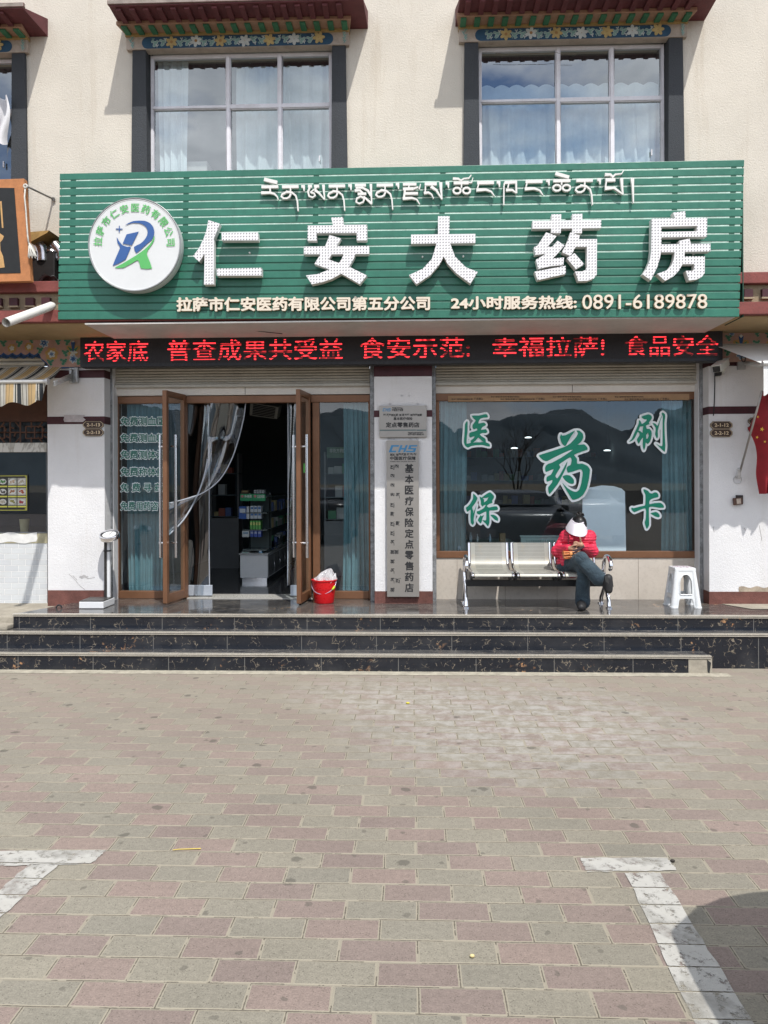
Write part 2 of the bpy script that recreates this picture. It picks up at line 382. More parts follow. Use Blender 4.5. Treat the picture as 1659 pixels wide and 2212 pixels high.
def marble_mat(name='black_marble', tread=False, joint=.71, off=0.):
    t = NT(name); x, y, z = t.xyz()
    w = t.noise(2.2, 5, .6, dist=1.2)
    dv = t.new('VectorMath', operation='ADD'); t.lk(t.tc(), dv.inputs[0])
    nz = t.new('TexNoise'); nz.inputs['Scale'].default_value = 6; nz.inputs['Detail'].default_value = 6; t.lk(t.tc(), nz.inputs['Vector'])
    sc = t.new('VectorMath', operation='SCALE'); sc.inputs['Scale'].default_value = .16; t.lk(nz.outputs['Color'], sc.inputs[0]); t.lk(sc.outputs[0], dv.inputs[1])
    vo = t.new('TexVoronoi', feature='DISTANCE_TO_EDGE'); vo.inputs['Scale'].default_value = 17; t.lk(dv.outputs[0], vo.inputs['Vector'])
    vein = t.math('MULTIPLY', t.ramp(vo.outputs['Distance'], [(.010, 1.), (.036, 0.)]), t.ramp(t.noise(15, 4, .6), [(.53, 0.), (.60, 1.)]))
    gold = t.math('MULTIPLY', t.ramp(t.noise(22, 5, .65), [(.56, 0.), (.61, 1.)]), t.ramp(t.noise(2.9, 3, .5), [(.60, 0.), (.66, 1.)]))
    c = t.mix(t.noise(4, 4), (.006, .008, .014), (.014, .017, .024))
    c = t.mix(t.math('MULTIPLY', vein, .65), c, (.36, .30, .22)); c = t.mix(t.math('MULTIPLY', gold, .95), c, t.mix(t.noise(40), (.40, .15, .04), (.50, .34, .2)))
    if tread:
        st = t.ramp(t.noise(1, 7, .72, t.map((5, 26, 10)), .6), [(.50, 0.), (.66, 1.)]); c = t.mix(t.math('MULTIPLY', st, .7), c, (.26, .24, .21))
        c = t.mix(t.math('MULTIPLY', t.ramp(t.noise(1.3, 5), [(.35, .25), (.7, 1.)]), .42), c, (.20, .185, .165))
    else: c = t.mix(t.math('MULTIPLY', t.ramp(t.noise(1.7, 6, .65), [(.5, 0.), (.75, 1.)]), .09), c, (.3, .29, .28))
    fx = t.math('FRACT', t.math('DIVIDE', t.math('ADD', x, off+40*joint), joint)); jd = t.math('MULTIPLY', t.math('MINIMUM', fx, t.math('SUBTRACT', 1, fx)), joint)
    c = t.mix(t.math('LESS_THAN', jd, .003), c, (.14, .135, .125))
    t.color(c); t.set(rough=t.ramp(t.noise(3, 6, .65), [(.35, .10 if not tread else .06), (.75, .30 if not tread else .22)]), spec=.5)
    return t.m
def stucco(name, c, stain=.5):
    t = NT(name); x, y, z = t.xyz()
    n = t.noise(1.3, 7, .62); k = t.mix(1, c, t.ramp(n, [(.3, .90), (.7, 1.05)]), 'MULTIPLY')
    s = t.ramp(t.noise(1, 6, .68, t.map((7, 7, .55))), [(.55, 0.), (.8, 1.)]); k = t.mix(t.math('MULTIPLY', s, stain), k, (c[0]*.66, c[1]*.58, c[2]*.48))
    d = t.ramp(t.noise(5, 8, .75), [(.62, 0.), (.72, 1.)]); k = t.mix(t.math('MULTIPLY', d, stain*.5), k, (c[0]*.6, c[1]*.55, c[2]*.5))
    t.color(k); t.set(rough=.92, spec=.15)
    g = t.math('ADD', t.noise(60, 6, .68), t.math('MULTIPLY', t.noise(210, 3, .6), .5)); t.bump(g, .55, .012); return t.m
CREAM = stucco('cream_stucco', (.62, .575, .50), .5)
WHITE = stucco('white_plaster', (.72, .715, .72), .3)
JAMB = stucco('dark_grey_plaster', (.062, .067, .074), .3)
RED = mat('ox_red_paint', (.215, .060, .052), .75, var=.25, vs=5, bump=.3, bs=60, dirt=.35, streak=.3)
MAROON = mat('maroon_paint', (.060, .014, .020), .6, var=.3, vs=9, bump=.2)
BASEBAND = mat('brown_red_skirting', (.155, .062, .050), .8, var=.3, vs=7, bump=.4, bs=70, dirt=.5)
TAN = stucco('tan_plaster', (.34, .27, .185), .5)
SOFF = mat('soffit_plaster', (.42, .31, .17), .85, var=.15, vs=2, dirt=.3)
BRONZE = mat('bronze_aluminium', (.215, .105, .056), .36, .35, var=.12, vs=5, dirt=.25)
BRONZED = mat('dark_bronze_aluminium', (.105, .052, .030), .36, .35, var=.12, vs=5, dirt=.2)
ALU = mat('window_aluminium', (.70, .69, .73), .45, 0, var=.08, vs=7, dirt=.3)
STEEL = mat('stainless_steel', (.66, .66, .68), .18, 1, var=.05)
CHROME = mat('chrome', (.8, .8, .83), .07, 1, var=.03)
GALV = mat('galvanised_rail', (.34, .35, .36), .5, .5, var=.5, vs=14, dirt=.5)
SHUT = mat('shutter_slats', (.50, .475, .41), .45, .1, var=.12, vs=4, dirt=.4)
FASC = mat('cream_fascia', (.72, .68, .62), .5, var=.08, vs=3, dirt=.25)
TILEW = mat('cream_wall_tile', (.56, .505, .44), .3, var=.06, vs=3, dirt=.25)
BLACK = mat('black_plastic', (.018, .018, .02), .45, var=.1)
DARK = mat('dark_void', (.02, .022, .024), .8)
CONC = mat('concrete', (.36, .325, .265), .9, var=.25, vs=4, bump=.4, bs=50, dirt=.5)
GLASS_S = glass('shop_glass', 1.60, (.80, .90, .93)); GLASS_U = glass('upper_window_glass', 2.2, (.80, .85, .86), .03)
TEAL = mat('teal_curtain', (.15, .26, .285), .85, var=.15, vs=8)
WCURT = mat('pale_curtain', (.62, .70, .72), .9, var=.1)
# ---------------------------------------------------------------- ground
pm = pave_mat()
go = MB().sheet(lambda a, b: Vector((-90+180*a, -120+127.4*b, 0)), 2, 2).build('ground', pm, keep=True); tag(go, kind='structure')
far = MB().face([(-900, -900, -.03), (900, -900, -.03), (900, 60, -.03), (-900, 60, -.03)]).build('terrain', mat('dry_earth', (.2, .17, .12), .95, var=.3, vs=.5)); tag(far, kind='structure')
def paint_mat():
    t = NT('worn_road_paint'); x, y, z = t.xyz(t.tc('Object'))
    c = t.mix(t.noise(30, 4), (.34, .33, .305), (.44, .43, .40)); c = t.mix(t.ramp(t.noise(7, 7, .7), [(.5, 0.), (.75, .5)]), c, (.36, .34, .30)); t.color(c); t.set(rough=.85, spec=.2)
    p = t.ramp(t.noise(17, 9, .8), [(.38, 0.), (.47, 1.)]); q = t.ramp(t.noise(4, 4, .6), [(.30, .25), (.50, 1.)])
    geo = t.new('NewGeometry'); gy = t.xyz(geo.outputs['Position'])[1]
    p0 = G(1340, 1852); fy = t.math('FRACT', t.math('DIVIDE', t.math('ADD', gy, -p0.y+20*.135), .135)); jy = t.math('MULTIPLY', t.math('MINIMUM', fy, t.math('SUBTRACT', 1, fy)), .135)
    joint = t.math('GREATER_THAN', t.math('ADD', jy, t.math('MULTIPLY', t.noise(60, 3), .006)), .0062)
    t.set(alpha=t.math('MULTIPLY', t.math('MULTIPLY', p, q), joint)); t.bump(t.noise(200, 3), .3, .005)
    return t.m
PAINT = paint_mat()
def strip(pts):
    mb = MB(); L = [G(*p, .004) for p in pts]
    n = 14
    def edge(a, b): return [a+(b-a)*i/n+Vector((random.uniform(-.006, .006), random.uniform(-.004, .004), 0)) for i in range(n)]
    loop = sum((edge(L[i], L[(i+1) % len(L)]) for i in range(len(L))), [])
    mb.add([(p.x, p.y, .004) for p in loop], [tuple(range(len(loop)))[::-1]])
    o = mb.build('parking_line', PAINT); tag(o, kind='structure'); return o
strip([(-20, 1838), (232, 1835), (196, 1866), (-60, 1872)]); strip([(60, 1868), (128, 1866), (-30, 2010), (-120, 2030)])
strip([(1255, 1853), (1442, 1852), (1462, 1880), (1268, 1884)]); strip([(1350, 1886), (1428, 1884), (1640, 2230), (1528, 2260)])
# ---------------------------------------------------------------- steps
steps = thing('entrance_steps', 'three polished black marble steps with gold veins leading up to the pharmacy', 'steps', (0, 7.4, 0))
MR = [marble_mat('black_marble_riser', off=o) for o in (.30, .33, .12)]; MT = marble_mat('black_marble_tread', True, off=.30)
NOSE = mat('nosing_strip', (.55, .51, .44), .3, .35, var=.15, vs=14)
def step(x0, x1, yf, yb, z0, z1, rm, xs=0):
    mb = MB(); mb.face([(x0, yf, z0), (x1, yf, z0), (x1, yf, z1), (x0, yf, z1)]); mb.face([(x0, yf, z1), (x1, yf, z1), (x1, yb, z1), (x0+xs, yb, z1)], 1)
    mb.face([(x0+xs, yb, z0), (x0, yf, z0), (x0, yf, z1), (x0+xs, yb, z1)]); mb.face([(x1, yf, z0), (x1, yb, z0), (x1, yb, z1), (x1, yf, z1)])
    s = mb.build('step', [rm, MT], steps)
    n = MB()
    for k, (dz, h, dy) in enumerate(((0, .011, .016), (-.017, .008, .013))): n.box(x0-.004, x1+.004, yf-dy, yf+.03 if k == 0 else yf-.001, z1+dz-h+.004, z1+dz+.004)
    n.build('nosing', NOSE, s); return s
XL = P(29, 1330, 7.42).x
step(XL, 6.2, 7.42, YF+.02, .30, ZL, MR[0], .42); step(-6.2, 6.2, 7.25, 7.60, 0, .32, MR[1])
XB = P(1535, 1430, 7.05).x
b3 = step(-6.2, XB, 7.05, 7.40, 0, .16, MR[2])
XC = P(1487, 1430, 7.05).x
mb = MB(); mb.box(XC, XB+.012, 7.046, 7.05, 0, .135); mb.prism([(XC+.17, .02), (XC+.185, 0), (XC+.2, .1), (XC+.165, .13)], [], 7.043, 7.046, 1); mb.build('broken_corner', [CONC, DARK], b3)
plat = MB().box(-6.5, XL+.5, 7.48, 8.60, 0, .425).box(-6.5, XL-.004, 7.30, 7.48, .32, .365).build('concrete_platform', CONC, None, bevel=.012); tag(plat, kind='structure')
XR = P(1591, 1316, YP-.01).x
plat2 = MB().face([(XR+.02, 7.80, ZL+.004), (6.3, 7.74, ZL+.004), (6.3, YP+.01, ZL+.004), (XR-.16, YP+.01, ZL+.004)]).build('concrete_apron', CONC); tag(plat2, kind='structure')
mb = MB().box(-6.2, XB+.15, 6.93, 7.05, .002, .006); o = mb.build('mortar_strip', mat('dusty_mortar', (.42, .385, .31), .95, var=.3, vs=12, bump=.4)); tag(o, kind='structure')
# ---------------------------------------------------------------- building
bld = thing('shop_building', 'cream two storey building with white pillars, dark framed upper windows and shuttered shop fronts', 'building', (0, 8.12, .4))
ZT = 7.3
jx = []                                           # outer jamb edges of the upper windows (left, right) in metres
for (ul, ur) in ((289, 747.5), (1003.5, 1473)): jx.append((P(ul, 240, YU).x, P(ur, 240, YU).x))
pit = (jx[1][0]+jx[1][1]-jx[0][0]-jx[0][1])/2
jl = P(57.5, 250, YU).x; jx = [(jl-(jx[0][1]-jx[0][0]), jl)]+jx
jx.append((jx[2][0]+pit, jx[2][1]+pit))
ZW0, ZW1 = P(520, 400, YU).z, P(520, 102, YU).z
mb = MB()
def wallrun(x0, x1, z0, z1): mb.box(x0, x1, YU, YU+.30, z0, z1)
xs = [-9.0]+[q for a in jx for q in a]+[9.5]
for i in range(0, len(xs), 2): wallrun(xs[i], xs[i+1], 3.30, ZT)
for a, b in jx: wallrun(a, b, ZW1+.02, ZT); wallrun(a, b, 3.30, ZW0)
mb.build('upper_wall', CREAM, bld)
crk = MB()
pts = [P(1070+i*22, 116-i*.25+random.uniform(-1.2, 1.2), YU-.002) for i in range(7)]+[P(1215+i*30, 117+random.uniform(-2, 2), YU-.002) for i in range(4)]
crk.tube(pts[:9], .0022, 4); crk.build('wall_crack', mat('crack', (.2, .17, .13), .9), bld)
# red ledge with beam ends below the upper wall
def zband(vl, vr, Y): return P(830, (vl+vr)/2, Y).z
Yb = 7.27
z = [P(60, v, Yb).z for v in (609, 634, 671, 696)]
zo = [P(1630, v, Yb).z for v in (589, 612, 655, 682)]
z = [(a+b)/2 for a, b in zip(z, zo)]
MB().box(-9, 9.5, Yb-.03, YU, z[1], z[0]).build('red_band', RED, bld, bevel=.008)
MB().box(-9, 9.5, Yb+.035, YU, z[2], z[1]-.001).build('band_wall', TAN, bld)
MB().box(-9, 9.5, Yb-.05, YU+.3, 3.285, z[2]-.001).build('red_band', RED, bld, bevel=.006)
xs0 = P(29, 652, Yb).x
for i in range(-1, 4):
    x = xs0+(i-1)*.158; zc = (z[1]+z[2])/2
    be = MB().box(x-.04, x+.04, Yb-.005, Yb+.04, zc-.035, zc+.04).build('beam_end', MAROON, bld); MB().box(x-.047, x+.047, Yb-.012, Yb+.04, zc-.052, zc-.036).build('ledge', TAN, be)
xs1 = P(1617, 634, Yb).x
for i in range(2):
    x = xs1+i*.165; be = MB().box(x-.04, x+.04, Yb-.005, Yb+.04, zc-.035, zc+.04).build('beam_end', MAROON, bld); MB().box(x-.047, x+.047, Yb-.012, Yb+.04, zc-.052, zc-.036).build('ledge', TAN, be)
MB().box(-9, 9.5, Yb+.02, 8.6, 3.272, 3.284).build('soffit', SOFF, bld)
# pillars
pl = {}
def pillar(u0, u1, side_l, side_r, rr):
    x0, x1 = P(u0, 1040, YP).x, P(u1, 1040, YP).x
    q = MB().box(x0, x1, YP, YF+.2, .02, 3.272).build('pillar', WHITE, bld)
    for (za, zb, m_, nm) in rr:
        MB().box(x0-.003, x1+.003, YP-.003, YF+.19, za, zb).build('paint_band', m_, q)
    return x0, x1, q
def zz(v): return P(830, v, YP).z
bands = [(zz(813), zz(775), MAROON, 'a'), (zz(910), zz(895), MAROON, 'b')]
pLx = pillar(103, 226, 0, 1, [(zz(811), zz(794), MAROON, ''), (zz(912), zz(895.5), MAROON, ''), (.02, zz(1276), BASEBAND, '')])
pMx = pillar(809, 933.6, 1, 1, [(zz(813.5), zz(790), MAROON, ''), (zz(901), zz(886.5), MAROON, ''), (.02, zz(1277), BASEBAND, '')])
pRx = pillar(1531.6, 1760, 1, 0, [(zz(797), zz(770), MAROON, ''), (zz(899), zz(883), MAROON, ''), (.02, zz(1277), BASEBAND, '')])
MB().sheet(lambda a, b: P(138+44*a+3*math.sin(9*b+2*a), 896.5+15*b, YP-.006), 4, 3).build('worn_patch', mat('worn_plaster', (.50, .46, .47), .9, var=.25, vs=20), pLx[2])
SCUFF = mat('scuff_grey', (.36, .34, .33), .9, var=.3, vs=40)
for (q, l) in ((pLx[2], [(286, 1128), (291, 1133), (296, 1139)]), (pLx[2], [(362/2+1, 1244), (190, 1250), (205, 1247)]), (pLx[2], [(149, 1240), (160, 1250), (173, 1266), (184, 1274)]), (pLx[2], [(157, 1243), (166, 1252)]), (pRx[2], [(1542, 1137), (1541, 1143), (1543, 1150)]), (pRx[2], [(1640, 1135), (1643, 1150), (1646, 1168)]), (pRx[2], [(1607, 1140), (1611, 1146)])):
    if l[0][0] > 230 and l[0][0] < 400: continue
    MB().tube([P(u, v, YP-.001) for u, v in l], .0022, 4).build('scuff_mark', SCUFF, q)
MB().sheet(lambda a, b: P(172+18*a+2*math.sin(8*b), 1243+6*b+1.5*math.sin(9*a), YP-.002), 6, 3).build('dirt_smear', mat('smear_grey', (.47, .46, .46), .9, var=.3, vs=30), pLx[2])
MB().sheet(lambda a, b: P(1596+70*a, 1268+10*b-2*math.sin(14*a)*(1-b), YP-.004), 14, 3).build('bare_render', mat('bare_render', (.42, .35, .27), .95, var=.3, vs=20, bump=.3), pRx[2])
# rails of the roller shutters
for u0, u1 in ((236, 243.5), (800, 809), (933.6, 942), (1511, 1521)):
    a, b = P(u0, 1040, 8.3).x, P(u1, 1040, 8.3).x; MB().box(a, b, 8.28, YF+.12, ZL-.02, P(830, 785, 8.3).z).build('guide_rail', GALV, bld, bevel=.004)
for (a, b) in ((226, 236), (1521, 1531.6)):
    MB().box(P(a, 1040, 8.2).x-.02, P(b, 1040, 8.2).x+.01, 8.30, 8.50, .02, 3.2).build('pillar_return', WHITE, bld)
OPEN = [(P(243.5, 1040, YF).x, P(800, 1040, YF).x), (P(942, 1040, YF).x, P(1511, 1040, YF).x)]
zt = lambda v: P(830, v, YF).z
for x0, x1 in OPEN:
    mb = MB(); zs, ze = zt(829), zt(775); n = 9
    prof = []
    for i in range(n*6+1):
        q = i/6; prof.append((zs+(ze-zs)*i/(n*6), YF-.05-.014*abs(math.sin(math.pi*q))**.6))
    for i in range(len(prof)-1):
        (za, ya), (zb, yb) = prof[i], prof[i+1]; mb.face([(x0, ya, za), (x1, ya, za), (x1, yb, zb), (x0, yb, zb)])
    mb.box(x0, x1, YF-.075, YF-.03, zs-.028, zs)
    sh = mb.build('roller_shutter', SHUT, bld, smooth=40)
    MB().box(x0, x1, YF-.02, YF+.04, zt(851), zs).build('fascia_panel', FASC, bld)
    xm = x0+(x1-x0)*.52; MB().box(xm-.002, xm+.002, YF-.023, YF-.0201, zt(851), zs-.03).build('panel_joint', DARK, bld)
MB().box(-9, 9.5, YF-.0, 8.7, zt(776), 3.272).build('lintel_wall', TAN, bld)
# painted flower lintels to both sides
ORN = [mat('ornament_'+n, c, .7, var=.18, vs=14) for n, c in (('pink', (.44, .27, .22)), ('blue', (.03, .085, .22)), ('green', (.055, .20, .12)), ('sage', (.25, .38, .30)), ('white', (.60, .62, .58)), ('ochre', (.48, .30, .10)), ('skyblue', (.18, .30, .46)), ('navy', (.035, .11, .17)))]
def petals(mb, X, Z, r, n, mi, y, ph=0, k=.55, core=None):
    for i in range(n):
        a = ph+2*math.pi*i/n; c = (X+math.cos(a)*r*.55, Z+math.sin(a)*r*.55); pts = []
        for j in range(10):
            t = 2*math.pi*j/10; ex, ey = math.cos(t)*r*.5, math.sin(t)*r*.5*k; pts.append((c[0]+ex*math.cos(a)-ey*math.sin(a), c[1]+ex*math.sin(a)+ey*math.cos(a)))
        mb.prism(pts, [], y-mb.k*.00003, None, mi); mb.k += 1
    if core is not None:
        mb.prism([(X+math.cos(t*.7)*r*.26, Z+math.sin(t*.7)*r*.26) for t in range(9)], [], y-.0035, None, core)
def leafcurl(mb, X, Z, r, mi, y, s, edge=4):
    for dx, dz, q in ((0, 0, 1), (s*.8, .45, .7), (s*.3, -.75, .75), (-s*.6, .5, .6)):
        for e, (m_, g) in enumerate(((edge, 1.22), (mi, 1.))):
            pts = [(X+dx*r+math.cos(t*.7)*r*.6*q*g*(1+.25*math.cos(2.1*t)), Z+dz*r+math.sin(t*.7)*r*.5*q*g) for t in range(9)]
            mb.prism(pts, [], y-mb.k*.00002-e*.0006, None, m_); mb.k += 1
def flower_lintel(u0, u1, vt, vb, seeds, scallop):
    mb = MB(); Y = YP-.05
    a, b = P(u0, vb, Y), P(u1, vt, Y); x0, x1, z0, z1 = a.x, b.x, a.z, b.z
    if scallop:
        xa, xb = P(80, 0, Y).x, P(102, 0, Y).x; zm = P(90, 760, Y).z; ol = [(x0, z1), (x0, zm)]
        n = 6
        for i in range(n):
            xa0 = x0+(xa-x0)*i/n; xa1 = x0+(xa-x0)*(i+1)/n
            for j in range(1, 5): t = j/4; ol.append((xa0+(xa1-xa0)*t, zm-.03*math.sin(math.pi*t)))
        ol += [(xa+(xb-xa)*.3, zm-.07), (xa+(xb-xa)*.75, zm-.11), (xb, z0+.02), (xb+.01, z0), (x1, z0), (x1, z1)]
        ol2 = [(x, zq-.018) if zq < z1-.05 and x < xb+.02 else (x, zq) for x, zq in ol]
        mb.prism(ol2[::-1], [], Y+.006, YP+.1, 1); mb.prism(ol[::-1], [], Y, Y+.006, 0)
    else: mb.box(x0, x1, Y, YP+.05, z0, z1)
    w = x1-x0
    for (fx, fz, r, kind) in seeds:
        X, Z = x0+w*fx, z0+(z1-z0)*fz
        if kind == 'b': petals(mb, X, Z, r*1.15, 6, 4, Y-.001, .3, .7); petals(mb, X, Z, r, 6, 6, Y-.003, .3); petals(mb, X, Z, r*.55, 5, 1, Y-.005, .9, .8, 4)
        elif kind == 'o': petals(mb, X, Z, r*1.6, 7, 5, Y-.001, .2, .8); petals(mb, X, Z, r*.9, 5, 4, Y-.003, .5, .8, 5)
        elif kind == 'v': petals(mb, X, Z-r*.2, r*1.5, 5, 5, Y-.001, math.pi/2, .7); mb.ribbon([(X, Z+r*1.3), (X, Z-r*.7)], r*.95, r*.3, lambda a, b: (a, b), Y-.004, None, 1); petals(mb, X, Z-r*.95, r*.9, 5, 4, Y-.003, .1, .5); petals(mb, X, Z+r*1.3, r*.3, 4, 4, Y-.0045, 0, 1); mb.ribbon([(X-r*.3, Z-r*.5), (X-r*1.1, Z+r*.3)], r*.6, r*.1, lambda a, b: (a, b), Y-.0035, None, 2); mb.ribbon([(X+r*.3, Z-r*.5), (X+r*1.1, Z+r*.3)], r*.6, r*.1, lambda a, b: (a, b), Y-.0035, None, 2)
        else: leafcurl(mb, X, Z, r, 2, Y-.002, 1 if kind == 'l' else -1, 3)
    return mb.build('painted_lintel', ORN, bld)
flower_lintel(-30, 173, 726, 794, [(.62, .78, .045, 'b'), (.18, .8, .035, 'l'), (.36, .78, .035, 'r'), (.48, .88, .03, 'l'), (.76, .84, .034, 'l'), (.87, .82, .034, 'r'), (.93, .6, .05, 'v'), (.70, .42, .045, 'o'), (.70, .42, .025, 'b'), (.84, .46, .036, 'l'), (.58, .56, .034, 'r'), (.68, .16, .034, 'l'), (.83, .18, .036, 'r'), (.05, .75, .04, 'b'), (.97, .2, .04, 'l'), (.46, .66, .03, 'o'), (.93, .25, .04, 'b'), (.28, .62, .03, 'o')], True)
flower_lintel(1561, 1760, 707, 781, [(.2, .55, .055, 'v'), (.2, .2, .045, 'b'), (.06, .72, .032, 'l'), (.06, .28, .034, 'r'), (.1, .84, .026, 'b'), (.37, .83, .03, 'l'), (.37, .55, .034, 'r'), (.34, .2, .034, 'l'), (.55, .5, .045, 'o'), (.5, .8, .032, 'r'), (.75, .6, .05, 'b'), (.62, .25, .035, 'l'), (.88, .4, .04, 'l')], False)
# ---------------------------------------------------------------- upper windows and their painted hoods
HOODM = [mat('hood_'+n, c, .7, var=.2, vs=10, bump=.2, bs=60, dirt=.3) for n, c in (('oxblood', (.115, .030, .034)), ('rafter_green', (.045, .165, .085)), ('salmon', (.36, .215, .145)), ('ochre', (.42, .29, .12)), ('blue', (.030, .085, .155)))]
EDGE = mat('hood_edge', (.30, .26, .23), .85, var=.3, vs=8, dirt=.4)
SPAN = jx[1][1]-jx[1][0]
def hood(xa, xb, n=13):
    """eave over a window between jamb edges xa, xb"""
    k = (xb-xa)
    t2 = (P(235, 2, 7.19).x-jx[1][0], P(784.6, 2, 7.19).x-jx[1][1]); X0, X1 = xa+t2[0], xb+t2[1]
    r = MB()
    # tier 2: sloped ends narrowing to the wall
    y0, y1 = 7.19, YU+.02; zt0 = 6.262
    r.hexa([(X0, y0, zt0), (X1, y0, zt0), (X1, y0, 6.275), (X0, y0, 6.275), (X0-.02, y1, zt0), (X1+.02, y1, zt0), (X1+.02, y1, 6.45), (X0-.02, y1, 6.45)])
    r.box(X0-.012, X1+.012, y0-.012, y0+.02, 6.276, 6.315, 1)
    h = r.build('window_hood', [HOODM[0], EDGE], bld, bevel=.004)
    a, b = xa-.09, xb+.07
    f = MB(); f.hexa([(a, 7.42, 6.225), (b, 7.42, 6.225), (b, 7.42, 6.2615), (a, 7.42, 6.2615), (a+.03, YU, 6.235), (b-.03, YU, 6.235), (b-.03, YU, 6.2615), (a+.03, YU, 6.2615)])
    f.build('soffit_board', HOODM[2], h, bevel=.004)
    m = 17
    for i in range(m):
        x = a+.10+(b-a-.2)*i/(m-1); MB().hexa([(x-.026, 7.215, 6.236), (x+.026, 7.215, 6.236), (x+.026, 7.215, 6.2615), (x-.026, 7.215, 6.2615), (x-.026, 7.415, 6.230), (x+.026, 7.415, 6.230), (x+.026, 7.415, 6.2615), (x-.026, 7.415, 6.2615)]).build('red_rafter', HOODM[0], h, bevel=.004)
    for i in range(m):
        x = a+.07+(b-a-.14)*i/(m-1); MB().hexa([(x-.028, 7.435, 6.202), (x+.028, 7.435, 6.202), (x+.028, 7.435, 6.2245), (x-.028, 7.435, 6.2245), (x-.028, 7.575, 6.208), (x+.028, 7.575, 6.208), (x+.028, 7.575, 6.2345), (x-.028, 7.575, 6.2345)]).build('green_rafter', HOODM[1], h, bevel=.004)
    MB().box(a+.03, b-.03, 7.58, YU, 6.206, 6.2345).build('ochre_strip', HOODM[3], h)
    # painted flower frieze
    pn = MB(); za, zb = ZW1-.026, 6.205; Y = 7.60
    pn.box(a+.035, b-.035, Y, YU+.05, za, zb, 0); xa2, xb2 = xa+.16, xb-.12
    c = (za+zb)/2; rr = (zb-za)/2-.004
    ol = [(xa2+rr*math.cos(t), c+rr*math.sin(t)) for t in [R(90+18*i) for i in range(11)]]+[(xb2-rr+rr*math.cos(t), c+rr*math.sin(t)) for t in [R(-90+18*i) for i in range(11)]]
    pn.prism(ol, [], Y-.004, Y, 1)
    rnd = random.Random(3); x = xa2+.08; i = 0
    while x < xb2-.08:
        kd = i % 6
        if kd in (2, 5): petals(pn, x, c+rnd.uniform(-.008, .008), .060, 6, 3 if kd == 2 else 2, Y-.0065, rnd.random(), .6, 4)
        else:
            leafcurl(pn, x, c+rnd.uniform(-.012, .012), .033, 5, Y-.0065, rnd.choice((-1, 1)), 2); petals(pn, x+.02, c+(.03 if i % 2 else -.032), .017, 3, 2, Y-.0088, rnd.random(), .6)
            petals(pn, x-.02, c-(.03 if i % 2 else -.03), .016, 3, 5, Y-.0085, rnd.random(), .6)
        x += .082; i += 1
    for xc in (a+.085, b-.08):
        for q in range(4): leafcurl(pn, xc+rnd.uniform(-.02, .02), za+.03+q*.028, .017, 5, Y-.003, rnd.choice((-1, 1)), 2)
    pn.build('painted_frieze', [mat('frieze_pale', (.47, .40, .34), .8, var=.2, vs=8, dirt=.4), HOODM[4], mat('frieze_white', (.55, .58, .56), .7, var=.2, vs=18), mat('frieze_ochre', (.50, .37, .16), .7, var=.2, vs=18), mat('frieze_core', (.36, .2, .08), .7), mat('frieze_sage', (.22, .36, .33), .7, var=.2, vs=18)], h)
    return h
hoods = [hood(a, b) for a, b in jx]
